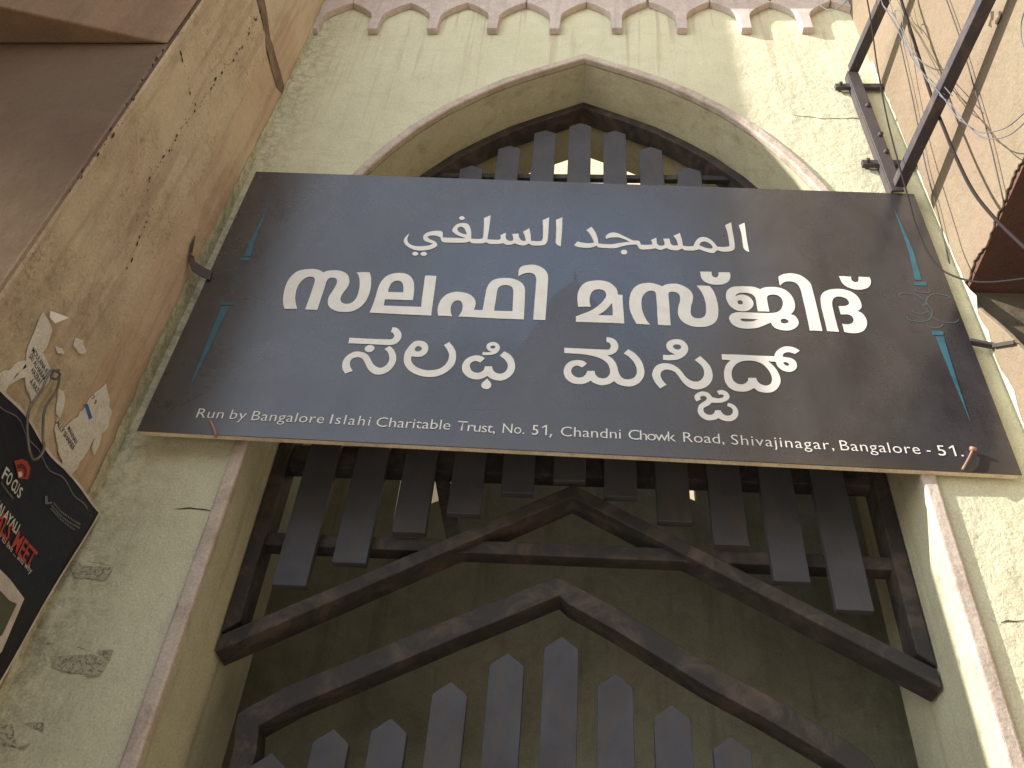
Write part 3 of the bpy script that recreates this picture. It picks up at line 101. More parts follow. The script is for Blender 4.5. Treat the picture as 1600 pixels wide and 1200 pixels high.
 'ma_kannada': [[[2413,7121],[2415,7075],[2446,7075],[2478,7074],[2505,7073],[2526,7071],[2545,7069],[2564,7065],[2583,7061],[2602,7055],[2619,7049],[2633,7041],[2646,7033],[2657,7024],[2666,7014],[2674,7004],[2680,6993],[2686,6979],[2689,6964],[2692,6950],[2693,6937],[2692,6925],[2690,6913],[2685,6902],[2679,6891],[2672,6883],[2664,6878],[2655,6875],[2646,6875],[2636,6877],[2627,6880],[2619,6885],[2613,6892],[2608,6900],[2604,6908],[2602,6917],[2601,6925],[2600,6934],[2556,6932],[2554,6923],[2552,6914],[2548,6905],[2544,6897],[2538,6890],[2532,6883],[2523,6879],[2514,6875],[2505,6874],[2496,6876],[2486,6880],[2478,6886],[2472,6893],[2466,6902],[2462,6911],[2460,6922],[2460,6933],[2462,6943],[2465,6952],[2471,6959],[2476,6965],[2483,6969],[2489,6972],[2496,6973],[2501,6972],[2506,6970],[2511,6967],[2516,6964],[2520,6961],[2524,6957],[2529,6963],[2534,6968],[2539,6974],[2544,6980],[2548,6987],[2553,6994],[2546,7001],[2538,7008],[2530,7014],[2518,7018],[2504,7020],[2491,7020],[2478,7017],[2464,7012],[2452,7005],[2442,6996],[2433,6985],[2426,6973],[2421,6960],[2417,6945],[2415,6930],[2415,6914],[2417,6898],[2421,6883],[2427,6869],[2435,6856],[2445,6845],[2456,6836],[2467,6828],[2480,6823],[2492,6821],[2505,6820],[2517,6821],[2529,6823],[2541,6827],[2551,6832],[2560,6838],[2568,6845],[2576,6852],[2584,6845],[2591,6838],[2600,6832],[2612,6827],[2625,6821],[2638,6819],[2652,6820],[2667,6824],[2680,6829],[2688,6833],[2696,6838],[2702,6843],[2707,6847],[2711,6851],[2716,6856],[2723,6847],[2731,6839],[2740,6832],[2751,6826],[2764,6822],[2777,6819],[2791,6818],[2805,6818],[2819,6821],[2832,6826],[2845,6834],[2857,6844],[2868,6856],[2877,6871],[2885,6887],[2891,6903],[2895,6921],[2897,6940],[2897,6961],[2894,6983],[2890,7004],[2885,7023],[2878,7040],[2870,7057],[2861,7072],[2851,7086],[2841,7099],[2829,7110],[2817,7120],[2804,7129],[2799,7122],[2793,7114],[2788,7107],[2784,7102],[2780,7096],[2776,7090],[2786,7083],[2795,7076],[2805,7067],[2815,7054],[2826,7039],[2835,7022],[2842,7005],[2847,6987],[2851,6970],[2852,6953],[2852,6936],[2850,6922],[2845,6909],[2839,6898],[2832,6889],[2821,6882],[2809,6877],[2797,6874],[2787,6875],[2776,6877],[2767,6883],[2759,6892],[2752,6903],[2747,6916],[2743,6931],[2740,6947],[2738,6963],[2735,6978],[2731,6992],[2727,7006],[2721,7019],[2715,7031],[2708,7043],[2698,7053],[2688,7062],[2677,7071],[2686,7073],[2695,7074],[2704,7078],[2714,7085],[2724,7094],[2732,7104],[2737,7117],[2742,7130],[2744,7144],[2744,7157],[2742,7171],[2738,7183],[2733,7195],[2726,7207],[2717,7216],[2704,7222],[2689,7226],[2673,7231],[2671,7188],[2678,7185],[2684,7182],[2689,7178],[2694,7171],[2697,7162],[2699,7153],[2698,7142],[2694,7131],[2689,7123],[2680,7119],[2669,7118],[2657,7118],[2626,7118],[2586,7119],[2544,7119],[2502,7120],[2458,7120]]],
 'si_kannada': [[[3013,7048],[3014,7092],[3027,7092],[3041,7092],[3054,7093],[3066,7095],[3077,7097],[3089,7099],[3078,7105],[3068,7112],[3059,7119],[3051,7128],[3045,7138],[3041,7149],[3038,7160],[3038,7171],[3039,7182],[3043,7194],[3048,7205],[3056,7214],[3065,7221],[3076,7227],[3088,7231],[3101,7233],[3115,7234],[3127,7231],[3139,7225],[3149,7216],[3157,7205],[3163,7194],[3168,7180],[3170,7167],[3171,7154],[3169,7141],[3166,7128],[3160,7114],[3152,7100],[3142,7088],[3131,7077],[3119,7067],[3106,7059],[3091,7053],[3075,7050],[3059,7048],[3044,7047],[3028,7048]],[[3078,7167],[3079,7174],[3084,7179],[3089,7184],[3096,7186],[3103,7188],[3109,7187],[3116,7185],[3122,7181],[3126,7176],[3128,7170],[3128,7163],[3127,7156],[3123,7151],[3117,7146],[3111,7142],[3104,7142],[3097,7143],[3091,7146],[3085,7152],[3080,7160]],[[2985,6812],[2977,6824],[2970,6837],[2962,6850],[2956,6863],[2951,6877],[2947,6890],[2944,6902],[2942,6914],[2942,6927],[2945,6943],[2950,6960],[2956,6975],[2963,6987],[2971,6998],[2980,7006],[2991,7013],[3003,7017],[3015,7020],[3028,7021],[3041,7021],[3054,7018],[3065,7013],[3076,7007],[3087,6998],[3097,6988],[3107,6976],[3115,6963],[3124,6947],[3131,6931],[3139,6916],[3147,6905],[3155,6896],[3164,6889],[3172,6884],[3181,6880],[3189,6878],[3198,6878],[3207,6879],[3216,6883],[3225,6891],[3234,6901],[3241,6911],[3245,6922],[3249,6932],[3251,6943],[3252,6957],[3252,6972],[3250,6986],[3246,6999],[3241,7011],[3234,7022],[3224,7034],[3214,7046],[3203,7059],[3208,7064],[3214,7070],[3220,7076],[3226,7081],[3233,7087],[3239,7092],[3250,7079],[3260,7065],[3270,7051],[3279,7036],[3287,7021],[3293,7004],[3298,6985],[3300,6966],[3301,6946],[3300,6928],[3297,6910],[3292,6893],[3285,6878],[3276,6863],[3266,6851],[3256,6840],[3245,6832],[3234,6826],[3223,6821],[3211,6818],[3200,6816],[3189,6816],[3178,6818],[3167,6822],[3156,6829],[3145,6838],[3135,6849],[3126,6861],[3118,6875],[3111,6889],[3104,6904],[3098,6919],[3091,6932],[3085,6942],[3078,6951],[3070,6957],[3059,6963],[3047,6967],[3036,6969],[3026,6968],[3017,6965],[3009,6959],[3002,6953],[2996,6944],[2993,6935],[2991,6923],[2992,6910],[2995,6898],[2998,6887],[3003,6877],[3008,6868],[3013,6859],[3019,6851],[3024,6844],[3018,6839],[3011,6834],[3005,6829],[2998,6823],[2992,6818]]],
 'ja_subscript': [[[3191,6721],[3218,6739],[3216,6743],[3214,6746],[3213,6750],[3214,6754],[3216,6759],[3219,6762],[3223,6765],[3229,6766],[3233,6767],[3238,6766],[3243,6764],[3247,6761],[3249,6758],[3251,6753],[3251,6748],[3250,6743],[3248,6738],[3245,6733],[3240,6728],[3233,6723],[3227,6717],[3220,6711],[3213,6704],[3206,6697],[3201,6689],[3198,6680],[3195,6671],[3193,6662],[3192,6653],[3191,6645],[3193,6636],[3195,6628],[3198,6620],[3202,6611],[3208,6603],[3215,6595],[3223,6589],[3232,6584],[3241,6581],[3250,6580],[3259,6581],[3268,6582],[3276,6584],[3284,6586],[3290,6589],[3296,6592],[3301,6596],[3306,6600],[3311,6595],[3317,6591],[3323,6587],[3331,6584],[3340,6581],[3349,6579],[3359,6579],[3369,6579],[3379,6582],[3388,6587],[3397,6594],[3405,6602],[3411,6611],[3417,6621],[3420,6632],[3422,6643],[3423,6654],[3422,6665],[3420,6675],[3416,6685],[3412,6694],[3406,6701],[3399,6708],[3392,6713],[3385,6716],[3377,6718],[3370,6719],[3363,6695],[3369,6692],[3375,6690],[3381,6687],[3385,6682],[3389,6677],[3392,6671],[3393,6664],[3392,6656],[3391,6649],[3388,6641],[3383,6634],[3378,6628],[3372,6624],[3365,6622],[3358,6621],[3352,6622],[3345,6624],[3340,6628],[3335,6632],[3331,6638],[3328,6643],[3325,6649],[3324,6654],[3322,6660],[3292,6658],[3291,6653],[3289,6648],[3287,6643],[3283,6637],[3279,6631],[3274,6626],[3268,6623],[3262,6621],[3255,6621],[3249,6622],[3242,6625],[3237,6629],[3232,6634],[3228,6640],[3226,6647],[3225,6654],[3225,6662],[3226,6669],[3229,6674],[3233,6677],[3238,6681],[3245,6685],[3254,6691],[3261,6697],[3267,6703],[3272,6710],[3276,6717],[3287,6716],[3297,6716],[3307,6716],[3316,6717],[3325,6718],[3335,6720],[3345,6725],[3355,6730],[3363,6736],[3370,6742],[3376,6748],[3380,6755],[3383,6763],[3384,6770],[3384,6778],[3382,6787],[3378,6796],[3373,6804],[3366,6810],[3359,6815],[3352,6818],[3346,6819],[3341,6819],[3335,6818],[3328,6816],[3321,6812],[3314,6809],[3325,6782],[3329,6783],[3333,6784],[3337,6784],[3342,6783],[3346,6782],[3350,6780],[3351,6778],[3352,6774],[3351,6771],[3349,6767],[3345,6762],[3341,6759],[3335,6756],[3328,6753],[3321,6752],[3313,6752],[3306,6753],[3299,6755],[3293,6756],[3288,6758],[3283,6759],[3278,6769],[3273,6779],[3268,6787],[3263,6793],[3257,6797],[3250,6799],[3242,6801],[3233,6802],[3225,6801],[3217,6798],[3209,6794],[3202,6789],[3195,6783],[3189,6776],[3185,6769],[3182,6762],[3181,6755],[3181,6748],[3182,6742],[3183,6736],[3185,6732],[3187,6728],[3189,6724]]],
 'da_kannada': [[[3369,7117],[3368,7070],[3377,7070],[3386,7070],[3394,7070],[3403,7069],[3411,7068],[3419,7067],[3409,7056],[3399,7044],[3391,7031],[3384,7017],[3379,7002],[3375,6987],[3371,6972],[3369,6956],[3368,6939],[3367,6922],[3368,6904],[3370,6887],[3374,6871],[3381,6855],[3388,6842],[3397,6832],[3408,6824],[3419,6818],[3432,6814],[3446,6813],[3459,6813],[3472,6813],[3485,6816],[3497,6820],[3509,6827],[3521,6836],[3533,6845],[3541,6836],[3548,6827],[3556,6821],[3567,6816],[3580,6814],[3592,6812],[3605,6812],[3617,6813],[3630,6817],[3643,6824],[3656,6835],[3667,6847],[3677,6861],[3685,6878],[3692,6895],[3696,6911],[3697,6929],[3697,6947],[3694,6966],[3689,6986],[3684,7004],[3677,7020],[3670,7033],[3662,7046],[3656,7055],[3649,7063],[3643,7071],[3650,7071],[3658,7070],[3666,7070],[3673,7069],[3681,7069],[3688,7068],[3690,7056],[3691,7043],[3695,7031],[3701,7020],[3709,7009],[3717,7001],[3726,6995],[3736,6991],[3746,6989],[3756,6989],[3766,6990],[3776,6994],[3786,7001],[3796,7011],[3803,7021],[3808,7032],[3810,7043],[3811,7054],[3811,7065],[3809,7076],[3805,7086],[3798,7094],[3790,7101],[3781,7106],[3767,7110],[3751,7112],[3735,7114],[3737,7122],[3738,7130],[3741,7137],[3746,7143],[3753,7149],[3761,7153],[3768,7155],[3776,7156],[3784,7155],[3793,7152],[3803,7148],[3813,7143],[3819,7148],[3825,7153],[3830,7158],[3836,7163],[3841,7168],[3846,7172],[3839,7180],[3832,7187],[3824,7193],[3814,7199],[3803,7203],[3791,7206],[3778,7206],[3765,7205],[3752,7201],[3738,7193],[3725,7182],[3713,7171],[3704,7160],[3697,7147],[3691,7137],[3689,7130],[3688,7123],[3687,7116],[3662,7116],[3637,7116],[3610,7116],[3575,7116],[3536,7117],[3495,7118],[3454,7118],[3411,7117]],[[3509,6926],[3554,6929],[3556,6918],[3558,6907],[3562,6898],[3567,6889],[3574,6881],[3581,6876],[3591,6872],[3601,6869],[3610,6869],[3619,6873],[3628,6879],[3635,6886],[3640,6896],[3644,6906],[3647,6918],[3648,6930],[3648,6942],[3647,6955],[3644,6970],[3640,6986],[3634,7001],[3627,7016],[3619,7030],[3609,7043],[3598,7052],[3586,7059],[3574,7065],[3559,7069],[3544,7071],[3528,7071],[3512,7069],[3496,7066],[3481,7060],[3468,7052],[3455,7042],[3444,7031],[3435,7018],[3427,7004],[3421,6990],[3417,6976],[3414,6961],[3413,6947],[3413,6933],[3414,6918],[3417,6905],[3422,6894],[3429,6885],[3436,6878],[3446,6873],[3456,6871],[3466,6871],[3474,6873],[3482,6878],[3489,6883],[3495,6890],[3501,6898],[3505,6905],[3507,6912],[3508,6919]],[[3733,7065],[3737,7068],[3743,7070],[3749,7069],[3755,7066],[3761,7061],[3764,7056],[3765,7052],[3765,7047],[3763,7043],[3759,7041],[3754,7039],[3749,7040],[3744,7042],[3740,7045],[3737,7050],[3734,7055],[3732,7061]]],
 'as_salafi_arabic': [[[1293,8203],[1290,8184],[1287,8165],[1286,8148],[1287,8135],[1290,8124],[1294,8112],[1300,8101],[1309,8090],[1318,8081],[1329,8074],[1341,8069],[1354,8066],[1370,8064],[1387,8065],[1403,8067],[1419,8069],[1433,8072],[1446,8077],[1456,8083],[1464,8091],[1473,8098],[1451,8107],[1430,8116],[1413,8125],[1405,8135],[1399,8148],[1396,8160],[1394,8173],[1395,8185],[1399,8197],[1406,8208],[1415,8219],[1426,8227],[1440,8234],[1455,8239],[1470,8243],[1485,8244],[1499,8244],[1511,8242],[1517,8239],[1522,8233],[1526,8225],[1528,8209],[1530,8190],[1531,8171],[1551,8170],[1571,8169],[1592,8169],[1624,8169],[1661,8169],[1698,8170],[1676,8180],[1653,8190],[1634,8201],[1617,8214],[1603,8229],[1593,8243],[1590,8255],[1590,8267],[1593,8280],[1598,8295],[1606,8312],[1615,8325],[1627,8334],[1641,8341],[1655,8343],[1668,8343],[1681,8340],[1692,8333],[1702,8320],[1709,8303],[1715,8286],[1720,8267],[1724,8247],[1727,8227],[1729,8207],[1731,8187],[1733,8166],[1746,8165],[1760,8165],[1773,8165],[1786,8165],[1798,8166],[1808,8170],[1812,8176],[1814,8185],[1815,8195],[1814,8219],[1813,8250],[1811,8283],[1809,8322],[1805,8365],[1802,8409],[1846,8443],[1847,8395],[1848,8346],[1848,8299],[1848,8254],[1847,8209],[1847,8165],[1863,8164],[1879,8162],[1894,8162],[1907,8162],[1920,8163],[1929,8165],[1934,8168],[1938,8173],[1939,8180],[1939,8190],[1936,8203],[1934,8216],[1972,8247],[1971,8232],[1971,8217],[1971,8203],[1973,8191],[1976,8180],[1980,8171],[1987,8164],[1994,8158],[2002,8154],[2010,8154],[2018,8155],[2024,8159],[2027,8166],[2027,8175],[2027,8184],[2024,8199],[2020,8217],[2016,8234],[2059,8240],[2062,8224],[2064,8208],[2069,8194],[2075,8180],[2083,8167],[2091,8159],[2099,8158],[2108,8161],[2117,8164],[2113,8182],[2109,8200],[2105,8217],[2100,8233],[2095,8248],[2090,8263],[2132,8304],[2136,8281],[2141,8257],[2145,8233],[2147,8210],[2149,8187],[2151,8163],[2164,8162],[2176,8161],[2189,8160],[2201,8160],[2213,8162],[2222,8165],[2227,8173],[2230,8183],[2232,8194],[2232,8220],[2231,8253],[2230,8289],[2228,8325],[2225,8364],[2222,8403],[2267,8439],[2267,8394],[2267,8349],[2267,8305],[2268,8258],[2268,8212],[2266,8175],[2263,8156],[2259,8140],[2252,8128],[2245,8121],[2236,8118],[2226,8116],[2207,8113],[2184,8112],[2165,8113],[2155,8117],[2146,8125],[2137,8133],[2129,8124],[2121,8116],[2111,8110],[2100,8108],[2088,8109],[2076,8112],[2064,8117],[2053,8124],[2041,8131],[2034,8125],[2026,8119],[2018,8114],[2008,8111],[1997,8110],[1987,8111],[1978,8115],[1968,8121],[1959,8127],[1948,8123],[1937,8119],[1924,8116],[1906,8115],[1884,8114],[1866,8116],[1857,8120],[1849,8126],[1840,8132],[1832,8127],[1823,8121],[1813,8118],[1792,8116],[1766,8115],[1746,8117],[1738,8121],[1731,8129],[1724,8137],[1716,8131],[1709,8125],[1701,8122],[1678,8119],[1650,8117],[1621,8116],[1591,8115],[1562,8115],[1540,8119],[1532,8126],[1527,8138],[1522,8149],[1520,8156],[1519,8164],[1515,8170],[1506,8177],[1494,8183],[1481,8188],[1470,8190],[1460,8190],[1450,8188],[1439,8184],[1430,8177],[1425,8169],[1429,8161],[1437,8153],[1446,8145],[1459,8137],[1473,8130],[1485,8122],[1493,8112],[1500,8101],[1504,8091],[1504,8080],[1502,8070],[1497,8062],[1488,8052],[1476,8041],[1461,8032],[1445,8026],[1427,8022],[1410,8019],[1392,8018],[1373,8019],[1355,8023],[1338,8031],[1322,8041],[1307,8053],[1294,8065],[1282,8079],[1274,8093],[1268,8106],[1265,8119],[1264,8132],[1266,8147],[1270,8163],[1275,8176],[1280,8186],[1287,8194]],[[1624,8270],[1625,8278],[1628,8286],[1633,8293],[1639,8297],[1647,8299],[1655,8297],[1663,8292],[1671,8284],[1678,8273],[1685,8255],[1692,8233],[1698,8211],[1686,8214],[1674,8217],[1663,8221],[1652,8228],[1642,8236],[1633,8245],[1629,8253],[1625,8261]],[[1623,8398],[1623,8404],[1626,8410],[1629,8414],[1632,8418],[1636,8421],[1641,8422],[1645,8421],[1650,8419],[1654,8416],[1658,8411],[1662,8406],[1664,8400],[1663,8395],[1661,8389],[1658,8384],[1654,8381],[1650,8378],[1646,8377],[1641,8377],[1636,8380],[1632,8383],[1628,8387],[1624,8393]],[[1344,7981],[1344,7986],[1346,7991],[1348,7996],[1352,7999],[1357,8002],[1362,8003],[1367,8002],[1373,8000],[1377,7997],[1381,7993],[1384,7988],[1386,7983],[1386,7978],[1384,7973],[1382,7968],[1378,7965],[1373,7962],[1368,7961],[1363,7962],[1357,7964],[1353,7967],[1349,7971],[1346,7976]],[[1402,7982],[1402,7988],[1404,7993],[1407,7998],[1411,8002],[1416,8004],[1421,8006],[1427,8005],[1433,8003],[1438,8000],[1441,7995],[1445,7990],[1446,7985],[1446,7979],[1444,7974],[1442,7969],[1438,7966],[1432,7963],[1427,7962],[1422,7962],[1416,7964],[1411,7968],[1407,7972],[1404,7977]],[[2317,8412],[2362,8444],[2362,8389],[2363,8335],[2363,8281],[2362,8224],[2361,8168],[2360,8112],[2352,8116],[2344,8119],[2337,8125],[2331,8133],[2326,8144],[2323,8156],[2323,8190],[2323,8233],[2323,8279],[2322,8322],[2319,8367]]],
 'al_masjid_arabic': [[[2532,8300],[2569,8343],[2579,8324],[2588,8305],[2596,8285],[2603,8264],[2608,8242],[2612,8220],[2615,8199],[2617,8179],[2618,8158],[2631,8155],[2645,8153],[2659,8151],[2676,8151],[2694,8151],[2712,8153],[2727,8156],[2741,8162],[2756,8167],[2779,8173],[2806,8180],[2834,8187],[2821,8197],[2809,8207],[2796,8215],[2783,8222],[2770,8228],[2757,8231],[2744,8232],[2733,8231],[2721,8229],[2710,8227],[2699,8224],[2690,8221],[2684,8217],[2678,8213],[2672,8209],[2671,8218],[2669,8228],[2670,8238],[2673,8248],[2679,8258],[2686,8267],[2695,8275],[2706,8281],[2717,8285],[2729,8285],[2741,8283],[2753,8278],[2771,8266],[2791,8251],[2810,8237],[2828,8224],[2844,8212],[2858,8204],[2867,8202],[2877,8202],[2885,8202],[2891,8201],[2897,8200],[2902,8195],[2906,8185],[2909,8172],[2912,8158],[2924,8158],[2937,8157],[2949,8157],[2963,8159],[2977,8161],[2987,8164],[2990,8168],[2990,8175],[2990,8182],[2988,8191],[2985,8202],[2982,8214],[3021,8240],[3021,8226],[3021,8211],[3021,8198],[3022,8187],[3022,8178],[3024,8170],[3029,8162],[3034,8156],[3041,8153],[3050,8152],[3060,8154],[3068,8158],[3072,8163],[3075,8171],[3075,8179],[3074,8194],[3070,8213],[3067,8232],[3111,8236],[3112,8219],[3113,8203],[3115,8188],[3118,8176],[3123,8167],[3129,8161],[3140,8159],[3153,8161],[3167,8162],[3164,8181],[3162,8200],[3159,8219],[3153,8236],[3147,8252],[3140,8268],[3186,8303],[3189,8280],[3192,8258],[3195,8235],[3197,8210],[3198,8185],[3199,8161],[3211,8158],[3222,8156],[3234,8155],[3246,8156],[3259,8158],[3271,8161],[3276,8175],[3280,8189],[3285,8204],[3292,8219],[3301,8235],[3310,8248],[3320,8257],[3331,8262],[3342,8265],[3355,8264],[3368,8259],[3381,8251],[3393,8240],[3403,8225],[3413,8210],[3420,8194],[3426,8178],[3433,8162],[3446,8161],[3460,8160],[3474,8160],[3489,8162],[3503,8165],[3514,8169],[3517,8175],[3518,8184],[3518,8194],[3519,8226],[3519,8268],[3518,8308],[3516,8342],[3512,8374],[3509,8406],[3554,8442],[3554,8408],[3554,8374],[3554,8339],[3555,8295],[3555,8249],[3555,8210],[3554,8187],[3552,8165],[3549,8146],[3542,8133],[3532,8124],[3522,8117],[3506,8112],[3487,8110],[3469,8109],[3454,8112],[3441,8118],[3427,8123],[3419,8111],[3412,8099],[3403,8091],[3392,8089],[3381,8092],[3369,8096],[3350,8104],[3328,8116],[3306,8127],[3294,8122],[3283,8116],[3270,8112],[3250,8110],[3227,8110],[3209,8112],[3202,8116],[3197,8122],[3191,8129],[3180,8121],[3169,8113],[3157,8107],[3144,8106],[3131,8108],[3118,8111],[3106,8116],[3095,8123],[3084,8130],[3070,8121],[3057,8112],[3044,8107],[3032,8110],[3021,8116],[3009,8123],[2996,8119],[2984,8114],[2970,8111],[2948,8108],[2923,8106],[2904,8109],[2897,8117],[2893,8130],[2890,8142],[2886,8148],[2883,8153],[2879,8159],[2858,8155],[2837,8151],[2817,8147],[2802,8141],[2787,8135],[2773,8129],[2759,8122],[2744,8114],[2729,8109],[2709,8108],[2688,8108],[2668,8110],[2649,8110],[2632,8112],[2619,8114],[2615,8118],[2611,8125],[2608,8131],[2598,8124],[2587,8118],[2575,8112],[2562,8108],[2547,8104],[2531,8103],[2513,8104],[2495,8107],[2478,8111],[2469,8115],[2460,8121],[2451,8127],[2473,8172],[2484,8168],[2496,8163],[2509,8160],[2523,8157],[2538,8155],[2553,8155],[2565,8157],[2577,8160],[2588,8164],[2584,8182],[2580,8200],[2574,8218],[2567,8238],[2559,8259],[2552,8275],[2546,8285],[2539,8292]],[[3311,8173],[3316,8185],[3321,8197],[3327,8206],[3336,8212],[3346,8215],[3356,8214],[3368,8208],[3379,8199],[3389,8188],[3396,8175],[3400,8161],[3401,8150],[3397,8143],[3389,8139],[3381,8138],[3369,8140],[3355,8144],[3342,8150],[3332,8157],[3322,8165]],[[2772,8070],[2773,8076],[2775,8083],[2779,8088],[2783,8092],[2789,8095],[2794,8096],[2800,8096],[2806,8093],[2810,8090],[2813,8084],[2815,8078],[2816,8072],[2815,8065],[2813,8059],[2809,8053],[2805,8049],[2799,8046],[2794,8045],[2788,8046],[2783,8048],[2778,8052],[2775,8057],[2773,8063]],[[3605,8411],[3648,8443],[3647,8384],[3645,8327],[3644,8271],[3644,8218],[3644,8166],[3645,8115],[3635,8120],[3626,8125],[3619,8133],[3614,8143],[3611,8156],[3610,8170],[3610,8214],[3612,8270],[3612,8320],[3610,8352],[3607,8381]]],
}
# ---------------------------------------------------------------- helpers
def tag(o, label=None, cat=None, group=None, kind=None):
    if label: o['label'] = label
    if cat: o['category'] = cat
    if group: o['group'] = group
    if kind: o['kind'] = kind
    return o
def thing(name, loc, label, cat, group=None):
    o = bpy.data.objects.new(name, None); COL.objects.link(o); o.location = loc
    o.empty_display_size = 0.1
    return tag(o, label, cat, group)
def link(name, me, mat, parent=None):
    if mat is not None:
        me.materials.clear(); me.materials.append(mat)
    o = bpy.data.objects.new(name, me); COL.objects.link(o)
    if parent is not None:
        o.parent = parent
        if parent.type == 'EMPTY': o.matrix_parent_inverse = Matrix.Translation(-parent.location)
    return o
class MB:
    def __init__(s): s.bm = bmesh.new()
    def faces(s, vs, fs):
        v = [s.bm.verts.new(p) for p in vs]
        for f in fs:
            try: s.bm.faces.new([v[i] for i in f])
            except ValueError: pass
    def box(s, x0, x1, y0, y1, z0, z1):
        s.faces([(x0,y0,z0),(x1,y0,z0),(x1,y1,z0),(x0,y1,z0),(x0,y0,z1),(x1,y0,z1),(x1,y1,z1),(x0,y1,z1)],
                [(0,3,2,1),(4,5,6,7),(0,1,5,4),(1,2,6,5),(2,3,7,6),(3,0,4,7)]); return s
    def prism(s, pts, d0, d1, f):
        """closed outline pts (a,b) swept from depth d0 to d1; f(a,b,d)->xyz"""
        n = len(pts)
        v0 = [s.bm.verts.new(f(a, b, d0)) for a, b in pts]; v1 = [s.bm.verts.new(f(a, b, d1)) for a, b in pts]
        s.bm.faces.new(v0); s.bm.faces.new(v1[::-1])
        for i in range(n):
            j = (i+1) % n; s.bm.faces.new((v0[j], v0[i], v1[i], v1[j]))
        return s
    def strip(s, A, B, d0, d1, f):
        """open band between polylines A and B, swept in depth"""
        n = len(A)
        a0 = [s.bm.verts.new(f(*p, d0)) for p in A]; b0 = [s.bm.verts.new(f(*p, d0)) for p in B]
        a1 = [s.bm.verts.new(f(*p, d1)) for p in A]; b1 = [s.bm.verts.new(f(*p, d1)) for p in B]
        for i in range(n-1):
            for q in ((a0[i],a0[i+1],b0[i+1],b0[i]), (b1[i],b1[i+1],a1[i+1],a1[i]), (a1[i],a1[i+1],a0[i+1],a0[i]), (b0[i],b0[i+1],b1[i+1],b1[i])):
                s.bm.faces.new(q)
        s.bm.faces.new((a0[0], b0[0], b1[0], a1[0])); s.bm.faces.new((b0[-1], a0[-1], a1[-1], b1[-1]))
        return s
    def bar(s, p, q, wx, wz, side=Vector((0,0,1))):
        p = Vector(p); q = Vector(q); d = (q-p).normalized(); a = d.cross(side).normalized()*wx/2; b = a.cross(d).normalized()*wz/2
        vs = [p-a-b, p+a-b, p+a+b, p-a+b, q-a-b, q+a-b, q+a+b, q-a+b]
        s.faces(vs, [(0,3,2,1),(4,5,6,7),(0,1,5,4),(1,2,6,5),(2,3,7,6),(3,0,4,7)]); return s
    def tube(s, pts, r, n=8, sm=4, closed=False):
        pts = [Vector(p) for p in pts]
        if sm > 1:
            o = []
            for i in range(len(pts)-1):
                p0 = pts[max(i-1,0)]; p1 = pts[i]; p2 = pts[i+1]; p3 = pts[min(i+2,len(pts)-1)]
                for k in range(sm):
                    t = k/sm; o.append(0.5*((2*p1)+(-p0+p2)*t+(2*p0-5*p1+4*p2-p3)*t*t+(-p0+3*p1-3*p2+p3)*t**3))
            o.append(pts[-1]); pts = o
        rings = []; prev = Vector((0.3,0.2,1)).normalized()
        for i, p in enumerate(pts):
            d = (pts[min(i+1,len(pts)-1)]-pts[max(i-1,0)])
            if d.length < 1e-7: d = Vector((0,0,1))
            d.normalize(); u = prev - d*prev.dot(d)
            if u.length < 1e-4: u = d.orthogonal()
            u.normalize(); v = d.cross(u); prev = u
            rr = r[min(i, len(r)-1)] if isinstance(r, (list, tuple)) else r
            rings.append([s.bm.verts.new(p + (u*math.cos(2*math.pi*k/n)+v*math.sin(2*math.pi*k/n))*rr) for k in range(n)])
        for i in range(len(rings)-1):
            for k in range(n):
                s.bm.faces.new((rings[i][k], rings[i][(k+1)%n], rings[i+1][(k+1)%n], rings[i+1][k]))
        s.bm.faces.new(rings[0][::-1]); s.bm.faces.new(rings[-1]); return s
    def poly(s, pts):
        v = [s.bm.verts.new(p) for p in pts]; s.bm.faces.new(v); return s
    def ribbon(s, pts, w, nrm, gaps=0):
        """thin uneven ribbon lying on a wall whose normal is nrm"""
        pts = [Vector(p) for p in pts]; nrm = Vector(nrm); o = []
        for i in range(len(pts)-1):
            m = max(2, int((pts[i+1]-pts[i]).length/0.018))
            for k in range(m): o.append(pts[i].lerp(pts[i+1], k/m))
        o.append(pts[-1]); prev = None
        for i, p in enumerate(o):
            d = (o[min(i+1,len(o)-1)]-o[max(i-1,0)]).normalized(); a = d.cross(nrm)
            ww = w*(0.35+1.3*random.random())*(0.3 if i in (0, len(o)-1) else 1)
            p = p + a*random.uniform(-1, 1)*w*0.9
            cur = (s.bm.verts.new(p-a*ww/2), s.bm.verts.new(p+a*ww/2))
            if prev: s.bm.faces.new((prev[0], prev[1], cur[1], cur[0]))
            if gaps and random.random() < gaps: cur = None
            prev = cur
        return s
    def build(s, name, mat, parent=None, smooth=False, bevel=0, seg=2, recalc=True, angle=35):
        if recalc: bmesh.ops.recalc_face_normals(s.bm, faces=s.bm.faces)
        me = bpy.data.meshes.new(name); s.bm.to_mesh(me); s.bm.free()
        o = link(name, me, mat, parent)
        if smooth:
            for p in me.polygons: p.use_smooth = True
        if bevel:
            m = o.modifiers.new('bevel', 'BEVEL'); m.width = bevel; m.segments = seg; m.limit_method = 'ANGLE'; m.angle_limit = R(angle)
        return o
XZ = lambda a, b, d: (a, d, b)
def jag(pts, amp, step=0.03, seed=0, closed=True):
    """roughen an outline"""
    o = []; n = len(pts); rnd = random.Random(seed)
    for i in range(n if closed else n-1):
        a = Vector(pts[i]); b = Vector(pts[(i+1) % n]); m = max(1, int((b-a).length/step))
        for k in range(m):
            p = a.lerp(b, k/m); o.append(tuple(c + rnd.uniform(-amp, amp) for c in p))
    if not closed: o.append(tuple(pts[-1]))
    return o

